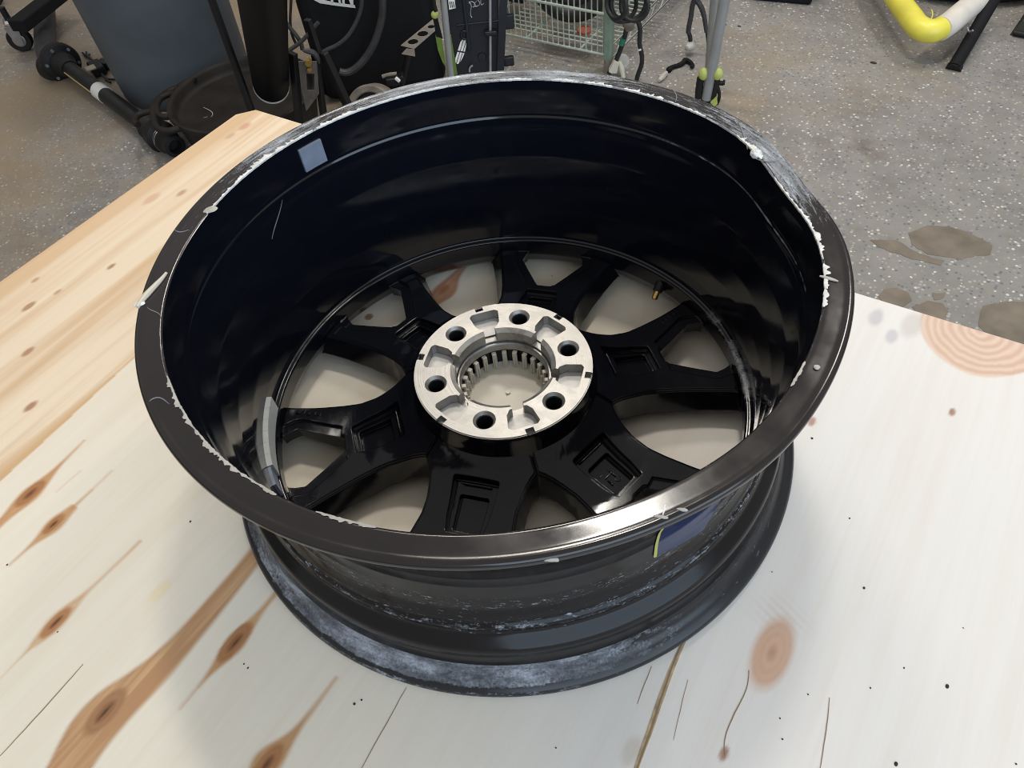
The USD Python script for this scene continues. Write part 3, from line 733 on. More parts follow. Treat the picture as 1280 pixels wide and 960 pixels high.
# white sealant left along the lip, lumps and streaks
def sealant(th0, th1, w, seed, r0=.2749, z=.2502, h=.0009):
    th1 = th0 + (th1 - th0 + 180) % 360 - 180
    n = max(10, int(abs(th1 - th0) * 7)); th = np.linspace(th0, th1, n); q = np.c_[th * 1.3, np.full(n, seed * 3.7), np.zeros(n)]
    tp0 = np.clip(np.sin(np.linspace(.02, PI - .02, n)) * 3.0, .02, 1); ww = w * 1.05 * np.clip(3.4 * meshkit.fbm(q * 1.1, 3, seed) - 1.1, .03, 1.6) * np.clip(np.sin(np.linspace(.1, PI - .1, n)) * 2.2, .05, 1)
    c = np.radians(th); ro = r0 + ww; ri = r0 - .0006 - .0012 * meshkit.fbm(q * 2 + 5, 3, seed) * tp0; ww = ww * tp0
    ring = lambda r, zz: np.c_[r * np.cos(c), r * np.sin(c), np.full(n, zz)]
    V = np.stack([ring(ri, z - .0010), ring(ri, z + h * .8), ring((ri + ro) / 2, z + h), ring(ro, z + .0003)], 1).reshape(-1, 3)
    fs = []
    for i in range(n - 1):
        for j in range(3):
            a = i * 4 + j; b = a + 4; fs += [[a, b, b + 1], [a, b + 1, a + 1]]
    return trimesh.Trimesh(bend(V), fs, process=False)


for (xa, ya), (xb, yb), w, sd in (((262, 268), (330, 200), .0020, 3), ((300, 226), (345, 192), .0042, 5), ((345, 192), (395, 166), .0030, 6), ((398, 163), (462, 137), .0030, 7), ((462, 137), (560, 110), .0012, 8),
                                  ((625, 102), (664, 101), .0022, 9), ((688, 101), (722, 104), .0024, 10), ((730, 104), (765, 110), .0030, 11), ((780, 112), (830, 124), .0044, 12), ((835, 127), (880, 148), .0014, 13), ((915, 172), (948, 200), .0030, 14),
                                  ((960, 222), (1000, 268), .0016, 15), ((1000, 262), (1030, 325), .0026, 16), ((1028, 330), (1034, 362), .0034, 17), ((1034, 362), (1032, 385), .0018, 18)):
    a, _ = ang_at(xa, ya, .25); b, _ = ang_at(xb, yb, .25)
    obj('sealant_crust', sealant(a, b, w, sd), SEAL, wheel, smooth=False)


def blob(px, py, z, rx, ry, h, seed, rot=0.0):
    p = at(px, py, z); g = trimesh.creation.icosphere(3, 1.0); v = np.array(g.vertices)
    v *= (1 + .5 * (meshkit.fbm(v * 2.2 + seed, 3, seed) - .5))[:, None]; v *= [rx, ry, h]
    c, s = math.cos(rot), math.sin(rot); v = np.c_[v[:, 0] * c - v[:, 1] * s, v[:, 0] * s + v[:, 1] * c, v[:, 2]]
    return trimesh.Trimesh(v + p, g.faces, process=False)


obj('sealant_lump', blob(263, 262, .2504, .0064, .0048, .0010, 2, 1.0), CHALK, wheel)
obj('sealant_lump', blob(945, 192, .2495, .0050, .0048, .0042, 4), SEAL, wheel)
pth = [at(172, 384, .2512), at(182, 370, .2514), at(197, 354, .2514), at(208, 341, .2512)]
obj('paint_streak', tube(pth, [.0018, .0028, .0022, .0012], 8), mat('cream_paint_smear', (.58, .53, .43), .6), wheel)
obj('sealant_lump', blob(174, 380, .2510, .0050, .0030, .0014, 8, .8), SEAL, wheel)
obj('paint_chip', blob(830, 637, .2506, .0006, .0045, .0003, 6, .25), SEAL, wheel)
obj('paint_chip', blob(460, 693, .2430, .0012, .0022, .0045, 7, .25), SEAL, wheel)
for px, py, zz, rx, ry, sd in ((678, 697, .2478, .0105, .0022, 21), (826, 646, .2504, .0046, .0012, 22), (853, 637, .2503, .0034, .0012, 23), (1021, 459, .251, .0022, .0022, 24), (1036, 348, .2508, .007, .0015, 25)):
    obj('paint_chip', blob(px, py, zz, rx, ry, .0010, sd, .35 if py > 600 else 0), CHALK, wheel)

SCRM = mat('grey_scratch', (.20, .20, .21), .6)
# grey scuffing along the inner edge of the lip at the left, squiggles across the lip, a scratch inside
for (xa, ya), (xb, yb), w, sd in (((210, 470), (240, 535), .0018, 31), ((240, 535), (300, 592), .0021, 32), ((300, 592), (345, 620), .0012, 33), ((395, 640), (470, 660), .0014, 34), ((1005, 452), (985, 482), .0010, 36)):
    a, _ = ang_at(xa, ya, .25); b, _ = ang_at(xb, yb, .25)
    obj('grey_scuff', sealant(a, b, w, sd, h=.0005), CHALK, wheel, smooth=False)
for pts, r in (([(186, 505), (190, 499), (197, 497), (204, 499), (212, 505)], .0008), ([(184, 384), (190, 388), (197, 391), (201, 398)], .0007), ([(218, 287), (226, 290), (236, 287)], .0009), ([(838, 110), (845, 118), (844, 128)], .0009), ([(922, 150), (930, 168), (936, 186)], .0012), ([(945, 196), (960, 200), (978, 198)], .0007)):
    q = smooth_path([at(x, y, .2503) for x, y in pts], 14); q = bend(q) * .5 + q * .5
    obj('lip_scratch', tube(q, [r * .3, r * .7, r * .55, r * .2], 6, straight=True), SCRM, wheel)


def inner_r(z):
    q = np.array(INNER[:12]); i = np.argsort(q[:, 1]); return np.interp(z, q[i, 1], q[i, 0])


def inner_point(px, py, off=.0004):
    d_ = ray(px, py); inside = False
    for t in np.linspace(.4, 1.4, 5000):
        p = CAM + d_ * t; r = math.hypot(p[0], p[1])
        if p[2] < .235 and r < inner_r(p[2]) - off: inside = True
        elif inside: return p
    return CAM + d_


for pts, r in (([(353, 250), (348, 270), (343, 286), (340, 299)], .0007), ([(735, 282), (741, 292), (742, 304)], .0010)):
    obj('barrel_scratch', tube([inner_point(*q) for q in pts], [r * .25, r * .5, r * .6, r * .3], 6, 16), SCRM, wheel)

# clear label on the outside of the barrel with a yellow stripe
def barrel_r(z):
    q = np.array(OUTERP); i = np.argsort(q[:, 1]); return np.interp(z, q[i, 1], q[i, 0])


def barrel_point(px, py, off=.0006):
    d_ = ray(px, py); lo = None
    for t in np.linspace(.45, 1.1, 4000):
        p = CAM + d_ * t
        if p[2] < .232 and math.hypot(p[0], p[1]) < barrel_r(p[2]) + off and p[2] > .03: return p
    return CAM + d_ * .8


def barrel_patch(quad, n=14, off=.0007):
    """quad of four pixel corners laid on the barrel"""
    Q = [barrel_point(*q, off=off) for q in quad]; V = []
    cyl = lambda p: np.array([math.atan2(p[1], p[0]), p[2]])
    c = [cyl(p) for p in Q]
    for i in range(n + 1):
        for j in range(n + 1):
            u, w = i / n, j / n; k = (1 - u) * (1 - w) * c[0] + u * (1 - w) * c[1] + u * w * c[2] + (1 - u) * w * c[3]
            r = barrel_r(k[1]) + off; V.append([r * math.cos(k[0]), r * math.sin(k[0]), k[1]])
    fs = []
    for i in range(n):
        for j in range(n): a = i * (n + 1) + j; fs += [[a, a + n + 1, a + n + 2], [a, a + n + 2, a + 1]]
    return trimesh.Trimesh(V, fs, process=False)


LABELM = mat('glossy_dark_label', (.006, .016, .060), .10, spec=.35)
lab = obj('label_sticker', barrel_patch([(829, 658), (905, 618), (880, 662), (817, 696)]), LABELM, wheel, 'glossy dark sticker with a yellow edge on the outside of the barrel', smooth=True)
obj('yellow_stripe', barrel_patch([(828, 660), (831, 659), (821, 696), (817, 697)], 8, .0010), mat('dull_yellow_stripe', (.36, .36, .09), .4), lab, smooth=True)
PATHS_DONE = True
# ------------------------------------------------------------------ things on the workshop floor behind the bench
def stand(px, py, z=FZ):
    """(point on the floor, horizontal direction to the camera): the upright plane in which a thing standing there is laid out"""
    p = at(px, py, z); n = CAM - p; n[2] = 0; return p, n / np.linalg.norm(n)


def lay(base, pts, off=0.0):
    return [onplane(x, y, base[0], base[1], off) for x, y in pts]


# trash can
can = thing('trash_can', 'big blue-grey plastic trash can standing on the floor', 'trash can', (-2.63, 1.45, FZ))
obj('body', lathe(densify([(.001, .012), (.235, .012), (.250, 0), (.262, .004), (.268, .020), (.272, .10), (.290, .84), (.305, .845), (.308, .88), (.300, .90), (.286, .89), (.284, .84), (.264, .06), (.001, .05)], .02), 96), CANM, can, smooth=40)
for a in (0.6, 0.6 + PI):
    h = tube([(.290, -.07, .74), (.335, -.055, .735), (.345, 0, .735), (.335, .055, .735), (.290, .07, .74)], .012, 10, 24)
    h.apply_transform(trimesh.transformations.rotation_matrix(a, [0, 0, 1])); obj('handle', h, CANM, can)

# round pan with looped lugs
PZ = -.74
pan = thing('round_pan', 'dusty black round pan with looped handles in front of the trash can', 'pan', (-2.04, 1.27, FZ))
hz = PZ - FZ
obj('bowl', lathe(densify([(.001, .004), (.225, .004), (.232, 0), (.240, .006), (.262, hz - .045), (.268, hz - .02), (.276, hz - .012), (.281, hz - .002), (.279, hz + .008), (.272, hz + .011), (.263, hz + .007), (.257, hz - .008), (.251, hz - .026), (.242, hz - .033), (.001, hz - .036)], .012), 120), PANM, pan, smooth=45)


def rel(pts, z, o=(-2.04, 1.27, FZ)):
    return [at(x, y, z) - np.array(o) for x, y in pts]


obj('handle_loop', tube(rel([(219, 116), (205, 120), (195, 128), (192, 140), (193, 152), (200, 162), (211, 164), (222, 161), (229, 160)], PZ - .004), .0125, 12, 48), PANM, pan)
obj('handle_loop', tube(rel([(224, 110), (216, 112), (206, 118), (198, 127), (196, 138), (204, 146), (213, 145)], PZ - .004), .0115, 12, 40), PANM, pan)
obj('handle_loop', tube(rel([(195, 140), (184, 140), (174, 143), (169, 151), (173, 156)], PZ - .010), .0115, 12, 30), PANM, pan)
obj('handle_loop', tube(rel([(245, 101), (232, 103), (223, 109), (221, 116)], PZ - .004), .010, 12, 30), PANM, pan)
obj('scratch_mark', tube(rel([(252, 133), (260, 137), (266, 143), (262, 148)], PZ - .0352), [.0012, .002, .001], 6, 16), CHALK, pan)
obj('scratch_mark', tube(rel([(247, 145), (257, 147), (264, 142)], PZ - .0352), [.0008, .0016, .0008], 6, 16), CHALK, pan)

# drive shaft lying on the floor
A_, B_ = at(79, 80, FZ + .060), at(216, 181, FZ + .046)
dv = (B_ - A_) / np.linalg.norm(B_ - A_)
shaft = thing('drive_shaft', 'black drive shaft with a white band lying on the floor beside the trash can', 'drive shaft')
S = lambda t: A_ + dv * t
LT = np.linalg.norm(B_ - A_)


def on_shaft(prof, seg=36):
    return orient(lathe(prof, seg), A_, dv)


obj('tube', on_shaft([(.001, .05), (.032, .05), (.032, LT - .20), (.001, LT - .20)]), BLACK, shaft)
obj('coupling_flange', on_shaft([(.001, -.050), (.072, -.050), (.080, -.044), (.082, -.014), (.076, -.006), (.056, 0), (.050, .02), (.040, .045), (.036, .075), (.001, .075)], 48), RUBBER, shaft)
for k in range(6):
    a = k * PI / 3 + .3; u = np.cross(dv, [0, 0, 1.0]); u /= np.linalg.norm(u); w = np.cross(u, dv)
    c = S(-.004) + .066 * (math.cos(a) * u + math.sin(a) * w)
    obj('bolt', orient(trimesh.creation.cylinder(.0070, .016, sections=6), c, dv), STEEL, shaft, smooth=False)
tw = np.linalg.norm(at(128, 118, FZ + .05) - A_)
obj('paper_band', on_shaft([(.0325, tw - .035), (.0345, tw - .034), (.0345, tw + .032), (.0325, tw + .033)]), WHITE, shaft)
obj('boot', on_shaft([(.030, LT - .21), (.040, LT - .20), (.047, LT - .185), (.040, LT - .170), (.050, LT - .155), (.044, LT - .142), (.056, LT - .128), (.060, LT - .08), (.046, LT - .07), (.046, LT - .03), (.040, LT - .02), (.040, LT + .02), (.026, LT + .022), (.024, LT - .01), (.001, LT - .01)], 44), RUBBER, shaft)
for q in (.064, .052):
    obj('clamp_ring', on_shaft([(.0468, LT - q), (.0480, LT - q), (.0480, LT - q + .006), (.0468, LT - q + .006)], 44), CHROME, shaft)
obj('tan_stripe', tube([S(.09) + np.array([0, 0, .004]) + .0318 * np.cross(dv, [0, 0, 1.0]) / np.linalg.norm(np.cross(dv, [0, 0, 1.0])), S(tw - .03) + np.array([0, 0, .004]) + .0318 * np.cross(dv, [0, 0, 1.0]) / np.linalg.norm(np.cross(dv, [0, 0, 1.0]))], .0035, 8), mat('tan_stripe_paint', (.45, .33, .14), .5), shaft)
rear = [at(62, 82, FZ + .055), at(57, 55, FZ + .055), at(56, 26, FZ + .055), at(57, 6, FZ + .055)]
obj('rear_tube', tube(rear, [.040, .046, .046, .042], 20, 24), CABLEG, shaft)
obj('rear_joint', orient(lathe([(.001, -.04), (.035, -.04), (.050, -.02), (.052, .01), (.040, .03), (.001, .03)], 28), at(62, 84, FZ + .052), rear[1] - rear[0]), RUBBER, shaft)
obj('dust_shield', extrude(Polygon([(0, -.012), (.07, -.002), (.07, .004), (0, .016)]), .0015).apply_transform(trimesh.geometry.align_vectors([0, 0, 1], [0, -.5, .86])).apply_translation(at(57, 62, FZ + .105)), STEEL, shaft, smooth=False)

# castor stand at the top left
st = thing('caster_stand', 'black stand beam on a swivel caster at the top left corner', 'caster stand')
tp = at(30, 38, FZ + .15)
beam0, beam1 = at(27, 29, FZ + .165), at(82, -14, FZ + .165)
bm = rbox(np.linalg.norm(beam1 - beam0) + .06, .085, .05, .006); d_ = beam1 - beam0
obj('beam', orient(bm, (beam0 + beam1) / 2, [0, 0, 1], d_), BLACKM, st, smooth=False)
cpos = np.array([*at(33, 63, FZ)[:2], FZ])
obj('caster_wheel', orient(lathe([(.001, -.014), (.030, -.014), (.034, -.016), (.050, -.016), (.054, -.010), (.054, .010), (.050, .016), (.034, .016), (.030, .014), (.001, .014)], 36), cpos + [0, 0, .054], [.55, -.65, 0]), RUBBER, st)
obj('wheel_hub_cap', orient(lathe([(.001, -.017), (.026, -.017), (.029, -.015), (.029, .015), (.026, .017), (.001, .017)], 28), cpos + [0, 0, .054], [.55, -.65, 0]), STEEL, st)
ax_ = np.array([.55, -.65, 0]) / np.hypot(.55, .65); tt_ = np.array([.65, .55, 0]) / np.hypot(.55, .65)
fk = []
for sg in (-1, 1):
    g = extrude(Polygon([(-.012, -.014), (.012, -.014), (.026, .062), (-.026, .062)]).buffer(.004), .003, sg * .021 - .0015); v = np.array(g.vertices)
    fk.append(trimesh.Trimesh(cpos + [0, 0, .054] + v[:, :1] * tt_ + v[:, 1:2] * np.array([0, 0, 1.0]) + v[:, 2:] * ax_, g.faces, process=False))
obj('fork', cat(*fk, orient(rbox(.058, .048, .006, .002), cpos + [0, 0, .120], [0, 0, 1], tt_)), STEEL, st, smooth=False)
obj('swivel', cat(*(orient(lathe([(.001, -.012), (.026, -.012), (.030, 0), (.026, .012), (.001, .012)], 28), cpos + [0, 0, .137], [0, 0, 1]),)), CHROME, st)
obj('stem', rod(cpos + [0, 0, .14], cpos + [0, 0, .20], .014), BLACK, st)

# bits of a plug beside the can
plug = thing('broken_plug', 'black broken cable plug with a beige tag on the floor left of the trash can', 'plug')
pc = lambda x, y, z: at(x, y, FZ + z)
obj('plug_body', orient(rbox(.10, .055, .04, .008), pc(121, 85, .022), [0, 0, 1], at(128, 95, FZ) - at(112, 75, FZ)), BLACK, plug)
obj('plug_body', orient(rbox(.06, .05, .035, .008), pc(131, 80, .02), [0, 0, 1], [1, .3, 0]), BLACK, plug)
obj('tag', orient(rbox(.045, .042, .006, .002), pc(113, 85, .047), [0, 0, 1], at(128, 95, FZ) - at(112, 75, FZ)), mat('beige_tag', (.40, .36, .27), .6), plug)
for k, (x, y) in enumerate(((103, 66), (108, 65), (112, 68), (106, 70))):
    obj('wire', tube([pc(117, 76, .02), pc(111, 72, .018), pc(x, y, .008)], .0045, 7, 14), CABLE, plug)
for k, (x, y) in enumerate(((133, 101), (138, 103), (145, 99))):
    obj('wire', tube([pc(127, 92, .018), pc(131, 97, .012), pc(x, y, .006)], .0045, 7, 14), CABLE, plug)

# upright pole by the pan
b = stand(342, 215)
pole = thing('thin_pole', 'thin dark upright pole in front of the round pan, left of the black tube', 'pole')
P = lay(b, [(341.5, 213), (262, -6), (243, -60)])
obj('shaft', rod(P[0], P[2], .0125), BLACK, pole)
obj('foot', orient(lathe([(.001, 0), (.03, 0), (.03, .01), (.014, .02), (.001, .02)], 24), np.array([P[0][0], P[0][1], FZ + .002]), [0, 0, 1]), BLACK, pole)

# stubby black tube with a white cut end
tb0, tb1 = at(339, 108, -.62), at(327, -8, -.10)
td = tb1 - tb0; td = td / np.linalg.norm(td); TL = 1.3
tubeo = thing('black_tube', 'thick glossy black tube with a white cut end hanging over the round pan', 'tube')
GLOSS = mat('gloss_black_tube', (.0035, .004, .0055), .42, spec=.06)
obj('sleeve', orient(lathe(densify([(.044, .014), (.0575, .014), (.0600, .03), (.0600, TL), (.050, TL), (.050, .05), (.044, .04)], .03), 48), tb0, td), GLOSS, tubeo)
obj('cut_end', orient(lathe([(.046, .0), (.0585, .0), (.0602, .006), (.0602, .018), (.046, .018)], 48, closed=True), tb0, td), WHITE, tubeo)
obj('core', orient(trimesh.creation.cylinder(.046, .03, sections=36), tb0 + td * .030, td), BLACKM, tubeo)
obj('bracket', orient(rbox(.05, .035, .30, .006), tb0 + td * .24 + np.array([-.066, .05, 0]), td, [1, 1, 0]), BLACK, tubeo)

# big black bag with a partly visible white print
bg = stand(470, 118)
n_ = np.array([.62, -.78, 0.0]); n_ = n_ / np.linalg.norm(n_)
BAGP = at(520, 118, FZ); BAGP = np.array([BAGP[0], BAGP[1], FZ])
hx = np.array([-n_[1], n_[0], 0.0])
onb = lambda x, y, off=0.0: onplane(x, y, BAGP, n_, off)
c0, c1 = onb(410, 150), onb(560, 110)
s0, s1 = (c0 - BAGP) @ hx, (c1 - BAGP) @ hx
bag = thing('black_bag', 'large black soft bag with a cropped white print behind the hanging cables', 'bag')
bw, bh, bd = abs(s1 - s0), .95, .34
bb = rbox(bw, bd, bh, .05); bb = bb.subdivide().subdivide().subdivide(); v = np.array(bb.vertices)
v += (.02 * (meshkit.fbm(v * 7, 3, 3) - .5))[:, None] * np.array([.3, 1.0, .3]); bb = trimesh.Trimesh(v, bb.faces, process=False)
cen_ = BAGP + hx * (s0 + s1) / 2 - n_ * (bd / 2 + .012) + np.array([0, 0, bh / 2 + .004])
obj('body', orient(bb, cen_, [0, 0, 1], hx), BLACKM, bag, smooth=True)
# the print: the feet of "AN" over a tapering underline
U = [onb(x, y, .004) for x, y in ((388, -3), (400, 3.5), (418, 6.3), (444.5, 9.6), (443.5, 6.0), (420, 3.0), (404, -.5), (398, -4))]
ux = hx; uz = np.array([0, 0, 1.0])
loc2 = lambda p: ((p - BAGP) @ ux, p[2] - FZ)
PRINT = mat('white_print', (.62, .62, .60), .6)


def on_bag(poly, h=.002):
    m = extrude(poly, h); v = np.array(m.vertices)
    return trimesh.Trimesh(BAGP + v[:, :1] * ux + v[:, 1:2] * uz + (v[:, 2:] + .006) * n_ - np.array([0, 0, BAGP[2] - FZ]) , m.faces, process=False)


obj('print_underline', on_bag(Polygon([loc2(p) for p in U]).buffer(0)), PRINT, bag, smooth=False)
pA = onb(416, 2.0, 0); pB = onb(442, 5.4, 0); wd = (pB - pA) @ ux
for ch, px, py, px2, py2 in (('A', 413.5, 1.2, 426.5, 2.9), ('N', 428, 3.0, 442, 5.0)):
    q0, q1 = loc2(onb(px, py)), loc2(onb(px2, py2)); ang = math.atan2(q1[1] - q0[1], q1[0] - q0[0])
    g = meshkit.text_mesh(ch, .080, .002, bold=True); v = np.array(g.vertices); wd = np.ptp(v[:, 0]); v[:, 0] = (v[:, 0] - v[:, 0].min()) * (math.hypot(q1[0] - q0[0], q1[1] - q0[1]) / wd)
    x_ = q0[0] + v[:, 0] * math.cos(ang) + v[:, 1] * .18; y_ = q0[1] + v[:, 0] * math.sin(ang) + v[:, 1]
    obj('print_letter', trimesh.Trimesh(BAGP + x_[:, None] * ux + y_[:, None] * uz + (v[:, 2:] + .006) * n_ - np.array([0, 0, BAGP[2] - FZ]), g.faces, process=False), PRINT, bag, smooth=False)

# cables hanging in front of the bag
def hang(name, pts, r, mt, label, group=None, off=.05, cat_='cable', n=48):
    g = tube([onb(x, y, off) for x, y in pts], r, 10, n)
    return obj(name, g, mt, None, label, cat_, group)


hang('cable', [(450, -10), (452, 6), (446, 26), (432, 48), (418, 58), (404, 65), (398, 74)], .0075, CABLEG, 'thin dark cable looping below the white print on the black bag', off=.045)
hang('cable', [(477, -10), (477.5, 20), (471, 46), (460, 68), (446, 84), (436, 90), (424, 89)], .0135, CABLEG, 'thick dark hose curving down the middle of the black bag', off=.06)
hang('cable', [(346, -8), (350, 16), (362, 34), (374, 50), (378, 62)], .0075, CABLEG, 'thin dark cable just right of the thick black tube', off=.10)
hang('cable', [(398, 28), (386, 42), (374, 54), (360, 64), (352, 72)], .0070, CABLEG, 'short dark cable slanting down to the thick black tube', off=.12)
hang('cable', [(364, -6), (363, 30), (366, 46), (371, 56)], .0050, CABLE, 'thinnest dark cable between the black tube and the bag', off=.08)
# black straps / struts under the cables
stt = thing('folded_stand', 'black folded stand struts with a tan bracket under the hanging cables', 'stand')
for a, c, r in (((366, 66), (380, 215), .016), ((404, 66), (462, 190), .018), ((393, 64), (412, 195), .014), ((384, 24), (398, 66), .014)):
    obj('strut', orient(rbox(r * 1.6, r * 1.2, np.linalg.norm(onb(*a, .44) - onb(*c, .44)), .003), (onb(*a, .44) + onb(*c, .44)) / 2, onb(*a, .44) - onb(*c, .44)), BLACK, stt, smooth=False)
br = Polygon([(373, 76), (396, 76), (399, 116), (383, 138), (377, 112)]); slot = Polygon([(383, 91), (393, 91), (393, 112), (384, 112)])


def bag_poly(pxpoly, holes=(), off=.46, th=.006):
    f = lambda pts: [loc2(onb(x, y, off)) for x, y in pts]
    g = Polygon(f(list(pxpoly.exterior.coords)[:-1]), [f(list(h.exterior.coords)[:-1]) for h in holes])
    m = extrude(g, th); v = np.array(m.vertices)
    return trimesh.Trimesh(BAGP + v[:, :1] * ux + v[:, 1:2] * uz + (v[:, 2:] + off) * n_ - np.array([0, 0, BAGP[2] - FZ]), m.faces, process=False)


DULLB = mat('dull_brass', (.30, .19, .05), .5, metal=.6)
obj('bracket_plate', bag_poly(br, [slot]), mat('dark_dusty_bracket', (.085, .072, .062), .7, var=.3, vscale=30), stt, smooth=False)
obj('brass_bolt', orient(trimesh.creation.cylinder(.011, .02, sections=6), onb(385.5, 78, .47), n_), DULLB, stt, smooth=False)
obj('brass_bolt', orient(trimesh.creation.cylinder(.008, .02, sections=6), onb(387, 86, .47), n_), DULLB, stt, smooth=False)
obj('clamp_arc', tube([onb(x, y, .45) for x, y in ((379, 62), (385, 64), (392, 66), (397, 74), (399, 79))], [.006, .010, .010, .004], 8, 20), CABLEG, stt)

# dusty pulley-like drum
dr = onb(463, 128, .24); dr0 = np.array([dr[0], dr[1], FZ + .085])
dax = np.array([.30, -.85, .42]); dax /= np.linalg.norm(dax)
drum = thing('dusty_drum', 'dusty tan-rimmed black drum on the floor below the black bag', 'drum')
obj('drum_rim', orient(lathe(densify([(.060, -.05), (.092, -.05), (.098, -.045), (.098, .012), (.092, .018), (.074, .018), (.070, .012)], .02), 60), dr0, dax), TAN, drum)
obj('drum_core', orient(lathe([(.001, .006), (.068, .006), (.072, .0), (.072, -.04), (.001, -.04)], 48), dr0, dax), RUBBER, drum)

# perforated bracket leaning on the bag
pb_ = thing('perforated_bracket', 'tan perforated metal bracket leaning beside the lime strap', 'bracket')
holes = [Point(0, 0)]
def disc_px(cx, cy, rx, ry, rot=0.0):
    return affinity.translate(affinity.rotate(affinity.scale(Point(0, 0).buffer(1, 10), rx, ry), rot, origin=(0, 0)), cx, cy)


BRK = mat('tan_galvanised_plate', (.40, .34, .29), .5, metal=.2, var=.15, vscale=25)
obj('plate', bag_poly(Polygon([(501, 56.5), (541, 24), (545, 37), (518, 60.5)]), [disc_px(516.2, 51.8, 6.6, 3.4, -8), disc_px(528.4, 41.8, 6.8, 3.5, -8), disc_px(538.8, 33, 4.4, 2.4, -8)], off=.10, th=.004), BRK, pb_, smooth=False)
obj('foot_plate', bag_poly(Polygon([(502, 67), (508, 60.5), (518, 61.5), (519, 70)]), off=.09, th=.004), BRK, pb_, smooth=False)
obj('stem', rod(onb(511, 68, .085), onb(500, 112, .085), .012), BLACK, pb_)
cl = thing('small_clip', 'small black clip with a white tip below the perforated bracket', 'clip')
obj('clip_body', orient(rbox(.05, .03, .03, .006), onb(491, 101, .17), n_, ux), BLACK, cl)
obj('clip_body', orient(rbox(.035, .022, .04, .006), onb(500, 97, .17), n_, ux + .4 * uz), BLACK, cl)
obj('tip', orient(rbox(.012, .02, .012, .003), onb(497, 99.5, .192), n_, ux + .8 * uz), WHITE, cl)
obj('tan_arm', tube([onb(478, 96, .15), onb(487, 93.5, .15), onb(496, 92.5, .15)], .008, 8), TAN, cl)
# floor under that corner
# radiator shroud standing behind the wheel ---------------------------------
SP = at(592, 122, FZ); SN = np.array([.55, -.80, .20]); SN /= np.linalg.norm(SN)
ons = lambda x, y, off=0.0: onplane(x, y, SP, SN, off)
sx_ = np.cross([0, 0, 1.0], SN); sx_ /= np.linalg.norm(sx_); sy_ = np.cross(SN, sx_)
loc3 = lambda p: ((p - SP) @ sx_, (p - SP) @ sy_)


def shroud_poly(pts, th, off, holes=()):
    f = lambda q: [loc3(ons(x, y)) for x, y in q]
    m = extrude(Polygon(f(pts), [f(h) for h in holes]).buffer(0), th); v = np.array(m.vertices)
    return trimesh.Trimesh(SP + v[:, :1] * sx_ + v[:, 1:2] * sy_ + (v[:, 2:] + off) * SN, m.faces, process=False)


shr = thing('fan_shroud', 'black plastic fan shroud with rods and stickers standing behind the far rim', 'fan shroud')
obj('panel', shroud_poly([(560, 104), (628, 92), (636, -60), (552, -60)], .03, -.03), SHROUD, shr, smooth=False)
obj('side_rail', shroud_poly([(621, 93), (629.5, 91.5), (637, -60), (626, -60)], .03, -.004), SHROUD, shr, smooth=False)
for x0, x1, r in ((613, 612.5, .0055), (624, 625, .004)):
    obj('rod', tube([ons(x0, 90, .022), ons(x1, -40, .022)], r, 10), STEEL, shr)
obj('rod_clip', orient(rbox(.045, .016, .035, .004), ons(613.5, 41, .022), SN, sx_), BLACK, shr)
obj('edge_lug', orient(rbox(.05, .05, .03, .006), ons(634, 27, .0), SN, sx_), SHROUD, shr)
obj('edge_lug', orient(rbox(.04, .035, .03, .006), ons(636, 76, .0), SN, sx_), SHROUD, shr)
obj('rib', orient(rbox(.012, .30, .012, .003), ons(580.5, 10, .004), SN, sx_), SHROUD, shr)
obj('rib', orient(rbox(.16, .006, .008, .002), ons(597, 29, .004), SN, sx_), SHROUD, shr)
tor = lambda R, r: trimesh.creation.torus(R, r, major_sections=28, minor_sections=10)
obj('boss_ring', orient(tor(.014, .004), ons(581, 44, .006), SN, sx_), SHROUD, shr)
obj('boss', orient(lathe([(.001, .006), (.014, .006), (.016, 0)], 20), ons(602.5, 71, .002), SN), SHROUD, shr)
obj('wire_stub', tube([ons(587, 90, .02), ons(588, 84, .02), ons(591, 82, .02)], .004, 8, 14), STEEL, shr)
obj('paper_label', shroud_poly([(559.5, -8), (567.5, -9), (569.5, 10), (561.5, 12)], .0012, .0012), WHITE, shr, smooth=False)
for i in range(3):
    obj('label_bar', shroud_poly([(561.8 + 2.2 * i, 2), (562.8 + 2.2 * i, 1.8), (564.0 + 2.2 * i, 9.2), (563.0 + 2.2 * i, 9.6)], .0006, .0024), BLACKM, shr, smooth=False)
# oval striped sticker
ov = affinity.translate(affinity.rotate(affinity.scale(Point(0, 0).buffer(1, 24), 5.0, 16.5), 17, origin=(0, 0)), 576.0, 64.0)
for i in range(5):
    st_ = affinity.rotate(sbox(568.6 + 3.5 * i, 40, 571.2 + 3.5 * i - .5 * (i > 2), 90), 17, origin=(576, 64))
    g = ov.intersection(st_).difference(affinity.rotate(sbox(560, 63.6, 592, 65.4), 10, origin=(576, 64)))
    for q in getattr(g, 'geoms', [g]):
        if q.area > 1: obj('sticker_stripe', shroud_poly(list(q.exterior.coords)[:-1], .001, .0012), WHITE, shr, smooth=False)
for pts in (((586, 2), (589, 9), (588, 16), (590, 22)), ((586, 5), (592, 3), (594, 6), (591, 9)), ((596, 1), (594, 8), (598, 7), (597, 0)), ((601, 0), (602, 6), (605, 4))):
    obj('chalk_mark', tube([ons(x, y, .0015) for x, y in pts], .0014, 6, 18), STEEL, shr)

